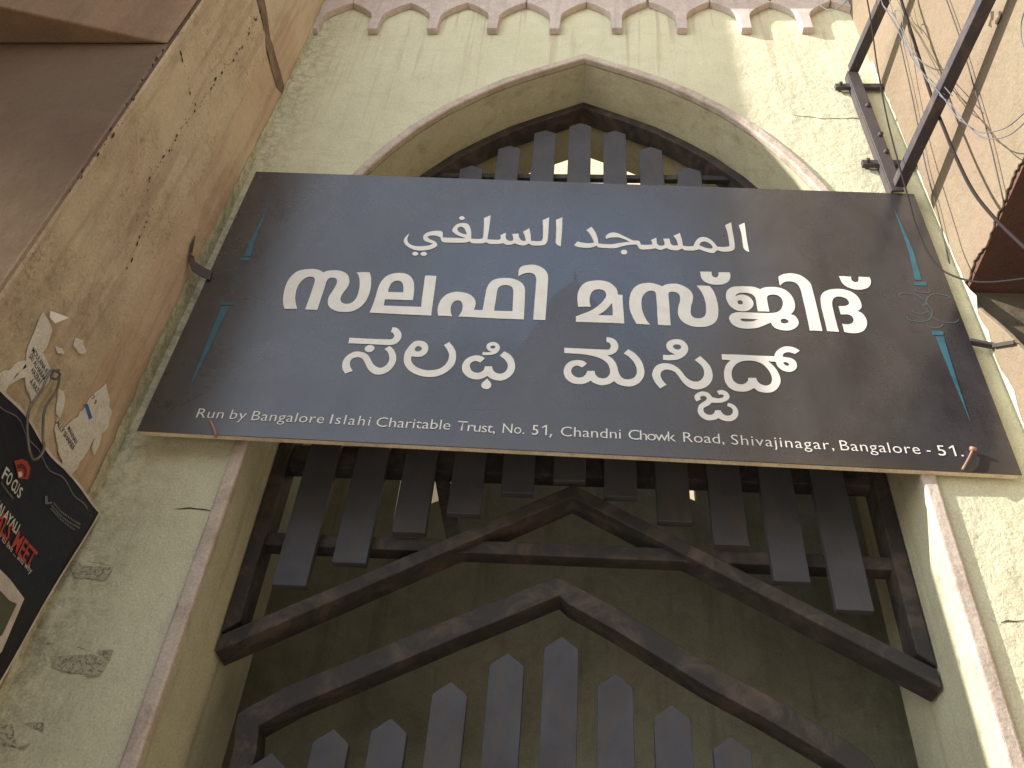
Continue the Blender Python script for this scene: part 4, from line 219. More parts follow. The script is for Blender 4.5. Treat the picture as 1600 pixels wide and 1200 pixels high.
# ---------------------------------------------------------------- materials
class NT:
    def __init__(s, name):
        s.m = bpy.data.materials.new(name); s.m.use_nodes = True; s.t = s.m.node_tree; s.t.nodes.clear()
        s.out = s.n('ShaderNodeOutputMaterial'); s.b = s.n('ShaderNodeBsdfPrincipled'); s.l(s.b.outputs[0], s.out.inputs[0])
        s.geo = s.n('ShaderNodeNewGeometry')
    def n(s, k): return s.t.nodes.new(k)
    def l(s, a, b): s.t.links.new(a, b)
    def noise(s, sc, det=6, rough=.6, dist=0, stretch=None, off=0):
        mp = s.n('ShaderNodeMapping'); s.l(s.geo.outputs['Position'], mp.inputs[0])
        mp.inputs['Location'].default_value = (off, off*1.7, -off)
        if stretch: mp.inputs['Scale'].default_value = stretch
        t = s.n('ShaderNodeTexNoise'); s.l(mp.outputs[0], t.inputs['Vector'])
        t.inputs['Scale'].default_value = sc; t.inputs['Detail'].default_value = det
        t.inputs['Roughness'].default_value = rough; t.inputs['Distortion'].default_value = dist
        return t.outputs[0]
    def ramp(s, src, stops):
        r = s.n('ShaderNodeValToRGB'); s.l(src, r.inputs[0]); e = r.color_ramp.elements
        while len(e) < len(stops): e.new(0.5)
        for k, (p, c) in enumerate(stops):
            e[k].position = p; e[k].color = (c, c, c, 1) if isinstance(c, (int, float)) else (*c, 1)
        return r.outputs[0]
    def mix(s, fac, a, b, mode='MIX'):
        x = s.n('ShaderNodeMix'); x.data_type = 'RGBA'; x.blend_type = mode
        for sock, v in ((x.inputs[0], fac), (x.inputs[6], a), (x.inputs[7], b)):
            if isinstance(v, (int, float)): sock.default_value = v
            elif isinstance(v, tuple): sock.default_value = (*v, 1) if len(v) == 3 else v
            else: s.l(v, sock)
        return x.outputs[2]
    def math(s, op, a, b=0.0):
        x = s.n('ShaderNodeMath'); x.operation = op
        for sock, v in ((x.inputs[0], a), (x.inputs[1], b)):
            if isinstance(v, (int, float)): sock.default_value = v
            else: s.l(v, sock)
        return x.outputs[0]
    def axis(s, k):
        x = s.n('ShaderNodeSeparateXYZ'); s.l(s.geo.outputs['Position'], x.inputs[0]); return x.outputs[k]
    def band(s, src, a, b):
        """0 at a, 1 at b, clamped"""
        x = s.n('ShaderNodeMapRange'); s.l(src, x.inputs[0]); x.inputs[1].default_value = a; x.inputs[2].default_value = b
        return x.outputs[0]
    def bump(s, *hs):
        prev = None
        for h, st, di in hs:
            b = s.n('ShaderNodeBump'); b.inputs['Strength'].default_value = st; b.inputs['Distance'].default_value = di
            s.l(h, b.inputs['Height'])
            if prev: s.l(prev, b.inputs['Normal'])
            prev = b.outputs[0]
        s.l(prev, s.b.inputs['Normal'])
    def set(s, col=None, rough=None, metal=None, spec=None):
        for k, v in (('Base Color', col), ('Roughness', rough), ('Metallic', metal), ('Specular IOR Level', spec)):
            if v is None: continue
            if isinstance(v, (int, float)): s.b.inputs[k].default_value = v
            elif isinstance(v, tuple): s.b.inputs[k].default_value = (*v, 1)
            else: s.l(v, s.b.inputs[k])
        return s.m

def plaster(name, base, var, dirt, bump=1.0, dirt_amt=.5, streak=.5, rough_area=None, extra=None, pits=.0):
    t = NT(name)
    c = t.mix(t.ramp(t.noise(1.3, 5, .6, .6), [(.35, 0.), (.68, 1.)]), base, var)
    c = t.mix(t.math('MULTIPLY', t.ramp(t.noise(9, 8, .7, .8, off=3), [(.45, 0.), (.72, 1.)]), .35*dirt_amt+.1), c, dirt)
    st = t.ramp(t.noise(5, 6, .65, .3, stretch=(3.2, 3.2, .22), off=5), [(.52, 0.), (.72, 1.)])
    c = t.mix(t.math('MULTIPLY', st, streak*.5), c, dirt)
    fine = t.ramp(t.noise(160, 3, .6), [(.3, .82), (.7, 1.1)])
    c = t.mix(1.0, c, fine, 'MULTIPLY')
    sp = t.ramp(t.noise(38, 4, .55, .5, off=9), [(.70, 0.), (.76, 1.)])
    c = t.mix(t.math('MULTIPLY', sp, .5*dirt_amt), c, tuple(v*.45 for v in dirt))
    if extra: c = extra(t, c)
    h1 = t.noise(30, 6, .62); h2 = t.noise(120, 4, .65, off=2); h3 = t.noise(4.5, 3, .5, off=7)
    hs = [(h3, min(1, .5*bump), .03), (h1, min(1, .5*bump), .012), (h2, min(1, .35*bump), .0025)]
    if pits:
        v = t.n('ShaderNodeTexVoronoi'); mp = t.n('ShaderNodeMapping'); t.l(t.geo.outputs['Position'], mp.inputs[0]); t.l(mp.outputs[0], v.inputs['Vector'])
        v.inputs['Scale'].default_value = 70
        hs.append((t.math('MULTIPLY', t.ramp(v.outputs['Distance'], [(.05, 0.), (.35, 1.)]), t.ramp(t.noise(5, 3, off=4), [(.4, 0.), (.6, 1.)])), pits, .004))
    t.bump(*hs)
    return t.set(c, .92, spec=.25)

def facade_extra(t, c):
    x = t.axis(0); z = t.axis(2)
    # mould and grime where the facade meets the left building
    g = t.math('MULTIPLY', t.band(x, -1.10, -1.33), t.ramp(t.noise(26, 9, .8, .25, off=1), [(.44, 0.), (.60, 1.)]))
    c = t.mix(t.math('MULTIPLY', g, .62), c, (.17, .155, .10))
    g = t.math('MULTIPLY', t.band(z, 3.6, 1.9), t.math('MULTIPLY', t.band(x, -1.0, -1.3), t.ramp(t.noise(5, 8, .75, off=12), [(.45, 0.), (.65, 1.)])))
    c = t.mix(t.math('MULTIPLY', g, .4), c, (.20, .18, .12))
    # narrow rain streaks that run down from the frieze teeth
    s = t.ramp(t.noise(11, 5, .6, .25, stretch=(2.6, 2.6, .07), off=20), [(.56, 0.), (.66, 1.)])
    c = t.mix(t.math('MULTIPLY', t.math('MULTIPLY', s, t.band(z, 4.5, 5.9)), .42), c, (.30, .22, .15))
    return c
M = {}
M['facade'] = plaster('lime_yellow_plaster', (.66, .635, .455), (.615, .585, .41), (.38, .33, .22), 1.1, .45, .3, extra=facade_extra, pits=.3)
M['reveal'] = plaster('reveal_plaster', (.56, .53, .37), (.50, .465, .32), (.25, .19, .09), .5, .35, .9)
M['mauve'] = plaster('mauve_paint', (.60, .515, .48), (.54, .455, .415), (.27, .21, .16), .5, .8, .8)
M['trim'] = plaster('pink_trim_paint', (.59, .495, .42), (.50, .415, .345), (.20, .13, .09), .8, 1.3, .6)
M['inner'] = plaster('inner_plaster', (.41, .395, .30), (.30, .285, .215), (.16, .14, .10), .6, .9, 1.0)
def left_extra(t, c):
    y = t.axis(1); z = t.axis(2)
    g = t.math('MULTIPLY', t.ramp(t.noise(2.2, 6, .7, .8, off=31), [(.45, 0.), (.62, 1.)]), t.band(z, 4.6, 3.2))
    c = t.mix(t.math('MULTIPLY', g, .6), c, (.33, .255, .15))
    g = t.math('MULTIPLY', t.ramp(t.noise(24, 7, .75, 2.0, off=33), [(.53, 0.), (.62, 1.)]), t.ramp(t.noise(2.8, 3, .6, off=35), [(.45, 0.), (.6, 1.)]))
    c = t.mix(t.math('MULTIPLY', g, .55), c, (.15, .105, .06))
    g = t.math('MULTIPLY', t.ramp(t.noise(48, 6, .75, .3, off=37), [(.55, 0.), (.64, 1.)]), t.ramp(t.noise(3.3, 4, .65, off=39), [(.42, 0.), (.56, 1.)]))
    c = t.mix(t.math('MULTIPLY', g, .6), c, (.17, .12, .07))
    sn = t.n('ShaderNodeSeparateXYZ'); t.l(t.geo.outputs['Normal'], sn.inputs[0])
    painted_shade = t.math('MULTIPLY', t.band(sn.outputs[1], -.4, -.9), t.band(t.math('ADD', z, t.math('MULTIPLY', t.noise(1.6, 5, .6, .8, off=51), 1.6)), 3.3, 4.6))  # overhang shade painted on the street-facing side, stronger higher up
    rb_ = t.band(t.math('ADD', y, t.math('MULTIPLY', t.noise(6, 6, .7, off=61), .16)), 1.80, 1.85)
    c = t.mix(t.math('MULTIPLY', rb_, .75), c, (.52, .375, .25))
    g = t.ramp(t.noise(1.1, 4, .6, .5, off=71), [(.46, 0.), (.56, 1.)])
    c = t.mix(t.math('MULTIPLY', g, .35), c, (.70, .60, .43))
    s = t.ramp(t.noise(7, 5, .6, .3, stretch=(1.0, 2.4, .22), off=22), [(.5, 0.), (.62, 1.)])
    c = t.mix(t.math('MULTIPLY', s, .32), c, (.27, .17, .11))
    c = t.mix(t.math('MULTIPLY', t.band(sn.outputs[1], -.4, -.9), .7), c, (.21, .115, .058))  # street-facing side coloured darker to stand for its shade
    c = t.mix(t.math('MULTIPLY', painted_shade, .85), c, (.062, .034, .018))
    return c
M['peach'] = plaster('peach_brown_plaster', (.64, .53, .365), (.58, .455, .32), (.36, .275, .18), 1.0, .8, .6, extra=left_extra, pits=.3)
M['peach_dark'] = plaster('sooty_peach_plaster', (.225, .135, .072), (.165, .098, .055), (.075, .05, .033), .5, .5, .6)  # peach darkened so the overhang carries its shade in the colour
def right_extra(t, c):
    g = t.ramp(t.noise(2.0, 5, .6, .4, off=41), [(.42, 0.), (.62, 1.)])
    return t.mix(t.math('MULTIPLY', g, .5), c, (.275, .188, .135))
M['right'] = plaster('pinkish_sand_plaster', (.265, .212, .140), (.235, .185, .120), (.15, .105, .065), .9, .7, .3, extra=right_extra, pits=.45)
M['brick'] = plaster('bare_red_masonry', (.17, .085, .06), (.11, .06, .045), (.06, .04, .03), 1.0, .8, .3)
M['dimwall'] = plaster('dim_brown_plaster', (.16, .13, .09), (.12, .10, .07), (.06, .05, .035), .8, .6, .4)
M['cream'] = plaster('cream_plaster', (.62, .52, .36), (.56, .47, .32), (.4, .33, .2), .4, .3, .4)
M['across'] = plaster('grey_plaster', (.30, .27, .22), (.26, .24, .2), (.15, .13, .1), .4, .4, .5)

t = NT('grey_gate_paint')
c = t.mix(t.ramp(t.noise(6, 6, .65, .5), [(.38, 0.), (.65, 1.)]), (.066, .065, .075), (.050, .047, .050))
c = t.mix(t.math('MULTIPLY', t.ramp(t.noise(18, 6, .7, .6, stretch=(1, 1, .3), off=3), [(.48, 0.), (.70, 1.)]), .75), c, (.085, .066, .052))
t.bump((t.noise(60, 4, .6), .25, .003)); M['gate'] = t.set(c, .6, spec=.35)
t = NT('dark_frame_paint')
c = t.mix(t.ramp(t.noise(8, 7, .7, .8), [(.45, 0.), (.68, 1.)]), (.038, .032, .030), (.105, .078, .060))
t.bump((t.noise(50, 4, .6), .35, .004)); M['frame'] = t.set(c, .7, spec=.3)
t = NT('rusty_steel')
c = t.mix(t.ramp(t.noise(14, 7, .7, .8), [(.42, 0.), (.62, 1.)]), (.062, .054, .056), (.085, .064, .058))
t.bump((t.noise(90, 5, .7), .6, .003)); M['rust'] = t.set(c, .7, .25)
t = NT('dark_steel_paint')
c = t.mix(t.ramp(t.noise(12, 6, .7, .6), [(.5, 0.), (.7, 1.)]), (.058, .050, .058), (.12, .085, .075))
t.bump((t.noise(70, 5, .7), .4, .003)); M['steel'] = t.set(c, .6, .2)
t = NT('black_cable'); t.bump((t.noise(300, 2), .2, .001)); M['cable'] = t.set((.022, .016, .014), .8, spec=.2)
t = NT('grey_wire'); M['greywire'] = t.set(t.mix(t.noise(40, 3), (.08, .09, .115), (.17, .17, .175)), .5)
t = NT('tarnished_wire'); M['tiewire'] = t.set(t.mix(t.noise(30, 4), (.26, .24, .19), (.10, .09, .07)), .5, .5)
# sign print: near black vinyl with a faint blue glow at its middle, faded and dusty
def vinyl(name, with_glow):
    t = NT(name)
    x = t.axis(0); z = t.axis(2)
    c = (.020, .0175, .020)
    if with_glow:
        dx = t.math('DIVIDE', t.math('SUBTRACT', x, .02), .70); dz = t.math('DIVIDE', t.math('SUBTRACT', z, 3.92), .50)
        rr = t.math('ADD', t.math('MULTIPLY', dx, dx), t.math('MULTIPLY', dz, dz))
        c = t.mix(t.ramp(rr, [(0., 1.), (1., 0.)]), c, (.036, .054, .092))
    dust = t.ramp(t.noise(3.0, 7, .7, .6, stretch=(1, 1, .55), off=2), [(.35, 0.), (.75, 1.)])
    c = t.mix(t.math('MULTIPLY', dust, .15), c, (.25, .245, .24))
    c = t.mix(t.math('MULTIPLY', t.ramp(t.noise(30, 5, .7, 1.5, stretch=(3, 3, .25), off=8), [(.6, 0.), (.7, 1.)]), .10), c, (.01, .01, .01))
    c = t.mix(t.math('MULTIPLY', t.band(z, 3.185, 3.15), .8), c, (.05, .036, .028))
    rg = t.ramp(t.noise(4, 7, .7, .6, off=6), [(.3, .22), (.7, .36)])
    t.bump((t.noise(2.0, 2, .4, off=5), .12, .02))
    return t.set(c, rg, spec=.95)
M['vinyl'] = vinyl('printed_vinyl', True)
M['silh'] = vinyl('silhouette_print', False)
def ink(name, col, rough=.45, var=.9):
    t = NT(name); return t.set(t.mix(t.ramp(t.noise(22, 5, .6), [(.4, 0.), (.7, 1.)]), col, tuple(v*var for v in col)), rough, spec=.4)
M['cream_ink'] = ink('cream_ink', (.74, .70, .64), .45)
M['teal_ink'] = ink('teal_ink', (.040, .125, .165), .4, .7)
M['teal_line'] = ink('teal_line_ink', (.10, .125, .125), .4, .8)
M['batten'] = plaster('cream_batten', (.80, .69, .50), (.72, .60, .42), (.14, .10, .06), .6, .9, .2)
M['nail'] = ink('rusty_pin', (.42, .24, .17), .5, .6)
M['flex'] = NT('flex_banner').set((.012, .012, .016), .5, spec=.3)
t = NT('flex_banner_print')
c = t.mix(t.ramp(t.noise(1.8, 4, .5), [(.4, 0.), (.6, 1.)]), (.016, .014, .016), (.014, .018, .032))
c = t.mix(t.math('MULTIPLY', t.ramp(t.noise(40, 6, .7, 1., off=2), [(.58, 0.), (.7, 1.)]), .12), c, (.2, .18, .15))
t.bump((t.noise(7, 3, .5), .25, .02)); M['flex'] = t.set(c, .5, spec=.3)
M['banner_edge'] = ink('banner_white_edge', (.62, .54, .47), .6, .7)
M['white_ink'] = ink('white_ink', (.62, .60, .54), .5)
M['grey_ink'] = ink('grey_ink', (.17, .17, .165), .5)
M['red_ink'] = ink('red_ink', (.42, .055, .035), .5)
M['darkred_ink'] = ink('dark_red_ink', (.12, .018, .015), .5)
M['olive_ink'] = ink('olive_ink', (.085, .085, .05), .5)
M['paper'] = plaster('torn_poster_paper', (.74, .70, .62), (.64, .60, .51), (.34, .27, .19), .7, .5, .3)
M['flap'] = ink('white_paper', (.82, .80, .75), .7)
M['paper_ink'] = ink('black_print', (.05, .05, .05), .7)
M['blue_print'] = ink('blue_print', (.05, .14, .30), .7)
M['pink_print'] = ink('pink_print', (.52, .22, .28), .7)
M['crack'] = ink('crack_shadow_grime', (.085, .055, .035), .95, .5)
t = NT('soot_stain'); M['soot'] = t.set(t.mix(t.ramp(t.noise(9, 6, .7, 1.), [(.4, 0.), (.65, 1.)]), (.125, .085, .06), (.26, .17, .10)), .95)  # dark tone painted for the shadowed groove in the left wall
t = NT('old_adhesive_patch')
c = t.mix(t.ramp(t.noise(55, 6, .75, 2.5), [(.47, 0.), (.60, 1.)]), (.46, .425, .30), (.16, .145, .10))
t.bump((t.noise(60, 6, .7, 2.), .6, .004)); M['tape'] = t.set(c, .8)
t = NT('dusty_concrete'); c = t.mix(t.noise(2, 8, .7), (.46, .42, .37), (.36, .33, .29)); t.bump((t.noise(30, 6, .7), .5, .01)); M['ground'] = t.set(c, .9)
M['glass'] = NT('dark_window_glass').set((.03, .04, .05), .1, spec=.6)

# ---------------------------------------------------------------- setting: ground
g = MB(); g.poly([(-60, -60, 0), (60, -60, 0), (60, 60, 0), (-60, 60, 0)]); tag(g.build('ground', M['ground']), kind='structure')

# ---------------------------------------------------------------- gate building
FX0, FX1, FY, TOP = -1.335, 1.272, 2.0, 7.2
half = [(0, 1.962), (.03, 1.943), (.06, 1.924), (.12, 1.886), (.18, 1.845), (.24, 1.791), (.30, 1.729), (.36, 1.648), (.40, 1.578), (.43, 1.517), (.458, 1.445), (.476, 1.375), (.486, 1.305), (.491, 1.22), (.491, .2), (.491, -.8)]
half = [(2*a, 2*b+1.6) for a, b in half]
def inset(c, d):
    o = []
    for i, p in enumerate(c):
        a = Vector(c[max(i-1, 0)]); b = Vector(c[min(i+1, len(c)-1)]); t_ = (b-a).normalized()
        if i == 0: o.append((0, p[1]-d/max(.2, t_.x)))
        else: o.append((p[0]+t_.y*d, p[1]-t_.x*d))
    o[-1] = (o[-1][0], c[-1][1]); return o
def full(c): return [(-a, b) for a, b in c[::-1]] + c[1:]
AO, AI, AT = full(half), full(inset(half, .034)), full(inset(half, .041))
gate_b = thing('gate_building', (0, 2.25, 0), 'pale yellow gate building with a tall pointed arch between two taller walls', 'building')
out = [(FX0-.1, 0), (FX0-.1, TOP), (FX1+.012, TOP), (FX1+.012, 0)] + AI[::-1]
MB().prism(out, 2.0, 2.5, XZ).build('wall', M['facade'], gate_b)
MB().strip(AO, AT, 1.984, 2.016, XZ).build('arch_trim', M['trim'], gate_b, bevel=.008, seg=3, angle=50)
# lining of the reveal, darker plaster 3 mm proud, behind the trim
MB().strip(AI, full(inset(half, .037)), 2.017, 2.497, XZ).build('arch_reveal', M['reveal'], gate_b, smooth=False)
# side walls, back wall with its own arched window, ceiling
hb = [(0, 6.43), (.36, 6.22), (.52, 6.02), (.66, 5.6), (.72, 5.1), (.72, 3.62)]
hr = [(.36, 6.20), (.46, 6.02), (.50, 5.6), (.50, 3.76)]
win = [(-a, b) for a, b in hb[::-1]] + hb[1:] + [(0, 4.03)]
b_ = MB()
lo = [(-1.42, 0), (1.42, 0)]
# back wall split in a left and a right half so that the window is a real opening
for sx in (-1, 1):
    pts = [(0, 0), (sx*1.42, 0), (sx*1.42, 6.7), (0, 6.7), (0, 6.43)] + [(sx*a, z_) for a, z_ in (hb[1:] if sx < 0 else hr)] + [(0, 4.03)]
    b_.prism(pts, 3.0, 3.05, XZ)
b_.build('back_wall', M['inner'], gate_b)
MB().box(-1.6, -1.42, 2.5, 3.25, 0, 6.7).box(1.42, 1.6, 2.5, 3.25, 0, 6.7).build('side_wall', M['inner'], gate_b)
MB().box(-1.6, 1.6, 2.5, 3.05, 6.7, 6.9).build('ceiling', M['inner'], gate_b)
# cornice above the picture, it throws the shade on the top of the frieze
MB().box(FX0-.08, FX1-.002, 1.76, 1.998, 6.27, 6.40).build('cornice', M['mauve'], gate_b)
# frieze with hanging teeth: one panel for each tooth
SP, TZ, ZB, ZA, ZP, ZT = .295, .034, 5.732, 5.862, 6.012, 6.268
def panel(xc, lhalf=True, rhalf=True, x0=None, x1=None):
    cut = [(.024, ZB), (.026, ZA), (.036, ZA+.035), (.062, ZA+.073), (.100, ZA+.113), (.1475, ZP)]
    pts = [(xc+a, b) for a, b in cut] + [(xc+SP/2, ZT), (xc-SP/2, ZT)] + [(xc-a, b) for a, b in cut[::-1]]
    if x1 is not None:
        pts = [(min(a, x1), b) for a, b in pts]
    if x0 is not None:
        pts = [(max(a, x0), b) for a, b in pts]
    q = [];
    for p in pts:
        if not q or (abs(p[0]-q[-1][0])+abs(p[1]-q[-1][1])) > 1e-4: q.append(p)
    return q
first = None
for k in range(8):
    xc = -1.026+SP*k
    if first is None:
        first = MB().prism(panel(0), -TZ, -.001, XZ).build('frieze_panel', M['mauve'], gate_b, bevel=.003)
        o = first; base_inv = o.matrix_parent_inverse.copy()
    else:
        o = first.copy(); COL.objects.link(o)
    o.location = (xc+random.uniform(-.003, .003), 2.0, random.uniform(-.003, .003)); o.rotation_euler = (0, R(random.uniform(-.25, .25)*.3), 0)
xc = -1.026-SP; MB().prism(panel(xc, x0=FX0+.006), 2-TZ, 1.999, XZ).build('frieze_panel', M['mauve'], gate_b, bevel=.003)
xc = -1.026+SP*8; MB().prism([(xc-.1475, ZP), (FX1-.004, ZA+.085), (FX1-.004, ZT), (xc-.1475, ZT)], 2-TZ, 1.999, XZ).build('frieze_panel', M['mauve'], gate_b, bevel=.003)
# remains of stickers on the plaster
for P_ in DATA['TAPE']:
    MB().poly(jag([(p[0], 1.9982, p[2]) for p in P_], .004, .02, 3)).build('adhesive_patch', M['tape'], gate_b)
for pts in ([(.86, 5.02), (.98, 4.99), (1.1, 4.995), (1.2, 4.985)], [(-.98, 2.95), (-1.03, 2.955), (-1.09, 2.95)], [(1.03, 2.72), (1.12, 2.728), (1.17, 2.72)], [(1.04, 2.50), (1.15, 2.497)]):
    MB().ribbon([(a, 1.9988, b) for a, b in pts], .0035, (0, -1, 0)).build('crack', M['crack'], gate_b)

# ---------------------------------------------------------------- transom grille in the arch
grille = thing('transom_grille', (0, 2.25, 2.7), 'grey steel picket grille filling the pointed arch, with a chevron lower rail', 'grille')
GY0, GY1 = 2.205, 2.295
gi, go_ = inset(half, .041), inset(half, .084)
ka = [p for p in gi if p[1] > 3.2] + [(gi[-2][0], 2.70)]; kb = [p for p in go_ if p[1] > 3.2] + [(go_[-2][0], 2.735)]
MB().strip(full(ka), full(kb), GY0, GY1, XZ).build('frame', M['frame'], grille, bevel=.004)
CH = [(-.938, 2.690), (0, 3.232), (.938, 2.690)]
CB = [(-.938, 2.640), (0, 3.186), (.938, 2.640)]
MB().strip(CH, CB, GY0-.004, GY1-.004, XZ).build('chevron_rail', M['frame'], grille, bevel=.004)
for z0, z1, y0, y1 in ((4.880, 4.912, 2.226, 2.250), (3.285, 3.372, 2.228, 2.285), (2.993, 3.036, 2.226, 2.28)):
    MB().box(-.905, .905, y0, y1, z0, z1).build('rail', M['frame'], grille, bevel=.003)
MB().bar((-.415, 2.262, 3.29), (-.345, 2.262, 3.04), .03, .045).build('brace', M['frame'], grille)
tops = [5.275, 5.213, 5.083, 4.925, 4.74, 4.48]; bots = [3.243, 3.190, 3.108, 3.035, 2.925, 2.845]
for k in range(-5, 6):
    x0 = -.012+.1548*k+random.uniform(-.002, .002); a = abs(k)
    MB().prism([(x0-.0495, bots[a]), (x0+.0495, bots[a]), (x0+.0495, tops[a]-.028), (x0, tops[a]), (x0-.0495, tops[a]-.028)], 2.196, 2.223, XZ).build('picket', M['gate'], grille, bevel=.002)

# ---------------------------------------------------------------- lower gate
gate = thing('picket_gate', (0, 2.25, 0), 'dark steel picket gate with an arched top rail standing in the doorway below the grille', 'gate')
LU = DATA['LG_UP']; LD = DATA['LG_DN']
MB().strip(LU, LD, 2.205, 2.285, XZ).build('top_rail', M['frame'], gate, bevel=.004)
for k in range(-6, 7):
    x0 = -.019+.1395*k
    zt = min(LD, key=lambda p: abs(p[0]-x0))[1]-.125 if abs(k) < 6 else 2.0
    MB().prism([(x0-.045, .1), (x0+.045, .1), (x0+.045, zt-.035), (x0, zt), (x0-.045, zt-.035)], 2.196, 2.222, XZ).build('picket', M['gate'], gate, bevel=.002)
MB().box(-.86, .86, 2.224, 2.26, 1.0, 1.06).build('rail', M['frame'], gate)
MB().box(-.86, .86, 2.224, 2.26, .16, .22).build('rail', M['frame'], gate)

# ---------------------------------------------------------------- left building
lb = thing('left_building', (-3.5, 3, 0), 'peach brown plastered building with a corner and overhang on the left side of the gate', 'building')
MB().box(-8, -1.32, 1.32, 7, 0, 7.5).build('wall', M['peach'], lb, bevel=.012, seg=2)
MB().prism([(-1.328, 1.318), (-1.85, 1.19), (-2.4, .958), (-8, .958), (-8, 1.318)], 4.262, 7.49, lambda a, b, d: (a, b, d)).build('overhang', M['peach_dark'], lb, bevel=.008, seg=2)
MB().box(-8, -2.4, .957, 1.319, 0, 4.26).build('pilaster', M['peach_dark'], lb)  # unseen block added to keep the sun off the street face
for c_ in DATA['CRACKS']:
    m = MB(); pr = [Vector(p) for p in c_]; rnd_ = random.Random(len(c_)*7+int(pr[0].z*100))
    for i in range(len(pr)-1):
        L_ = (pr[i+1]-pr[i]).length; q_ = 0
        while q_ < L_:
            p = pr[i].lerp(pr[i+1], q_/L_) + Vector((0, rnd_.gauss(0, .006), rnd_.gauss(0, .006))); q_ += rnd_.uniform(.006, .03)
            r_ = .0012+.0050*rnd_.random()**2.2; p.x = pr[i].x + rnd_.uniform(0, .0008); a0 = rnd_.random()*6.28; st_ = rnd_.uniform(1, 2.6)
            dd = (pr[i+1]-pr[i]).normalized(); ee = Vector((1, 0, 0)).cross(dd)
            m.poly([p+dd*math.cos(a0+k*1.047)*r_*st_*rnd_.uniform(.6, 1.2)+ee*math.sin(a0+k*1.047)*r_*rnd_.uniform(.6, 1.2) for k in range(6)])
    m.build('crack', M['crack'], lb)['kind'] = 'stuff'
for c_ in DATA['SOOT']:
    MB().poly(jag(c_, .004, .03, 5)).build('soot_stain', M['soot'], lb)  # flat patch standing in for the shade in the groove
# pale paint of the gate building lapped on to the corner
rnd = random.Random(3); zz = [2.2+.045*i for i in range(88)]
wv = [.040+.012*rnd.random()+.014*math.sin(z*2.1) for z in zz]
vs = []; fs = []
for i, z in enumerate(zz):
    vs += [(-1.3175, 2.0, z), (-1.3175, 2.0-wv[i], z)]
    if i: fs.append((2*i-2, 2*i-1, 2*i+1, 2*i))
m_ = MB(); m_.faces(vs, fs); m_.build('paint_overlap', M['facade'], lb)

# ---------------------------------------------------------------- right building
rb = thing('right_building', (2.2, 1.5, 0), 'sunlit sand pink plastered building on the right with broken plaster over a dark recess', 'building')
RX = 1.27
rnd = random.Random(11)
prof = [(3.2, 7.5), (-2.2, 7.5), (-2.2, 3.90)]
n_ = 110
for i in range(n_+1):
    y = 0.6+(2.0-.6)*i/n_
    prof.append((y, 3.925+.012*(y-.6)+rnd.uniform(-.008, .008)+.008*math.sin(y*17)+.005*math.sin(y*41)))
prof += [(3.2, 3.946)]
YZ = lambda a, b, d: (d, a, b)
MB().prism(prof, RX, RX+.008, YZ).build('upper_wall', M['right'], rb, bevel=.003, seg=2)
MB().box(RX+.009, 3.6, -2.2, 3.2, 3.93, 7.5).build('upper_storey', M['brick'], rb)
low = [(3.2, 0), (3.2, 3.946), (2.02, 3.946), (1.998, 3.88)]
for i in range(1, 40):
    y = 1.998-.036*i; low.append((y, 3.884-(1.998-y)*2.62+rnd.uniform(-.010, .010)))
low += [(.55, .1), (.55, 0)]
MB().prism(low, RX, RX+.018, YZ).build('lower_wall', M['right'], rb, bevel=.004, seg=2)
MB().box(RX+.021, 2.9, 2.004, 3.2, 0, 3.925).build('end_wall', M['dimwall'], rb)
MB().box(2.55, 2.9, -2.2, 2.018, 0, 3.925).build('inner_wall', M['dimwall'], rb)
for q in DATA['GRAFF']:
    MB().poly(jag([(1.2685, p[1], p[2]) for p in q], .003, .01, 2)).build('scratch_mark', M['crack'], rb)
rnd = random.Random(8); vs = []; fs = []
for i in range(70):
    z = 2.0+.05*i; wv_ = .012+.010*rnd.random()+(.03*rnd.random()**3 if z < 4.2 else 0)
    vs += [(1.2685, 1.999, z), (1.2685, 1.999-wv_, z)]
    if i: fs.append((2*i-2, 2*i-1, 2*i+1, 2*i))
m_ = MB(); m_.faces(vs, fs); m_.build('paint_overlap', M['facade'], rb)

# ---------------------------------------------------------------- beyond and across the lane
fb = thing('far_building', (0, 7, 0), 'tall cream building behind the gate, seen bright through the top of the grille', 'building')
MB().box(-6, 6, 6.6, 7.6, 0, 17).build('wall', M['cream'], fb)
ob = thing('opposite_building', (1, -8, 0), 'grey plastered building across the lane behind the viewer', 'building')
MB().box(-5, 9, -10, -7, 0, 5.6).build('wall', M['across'], ob)
for i in range(4):
    for j in range(2):
        x0 = -3.6+3.2*i; z0 = 1.0+2.4*j
        f_ = MB().box(x0, x0+1.3, -6.998, -6.94, z0, z0+1.5).build('window', M['frame'], ob)
        MB().box(x0+.08, x0+1.22, -6.939, -6.93, z0+.08, z0+1.42).build('pane', M['glass'], f_)

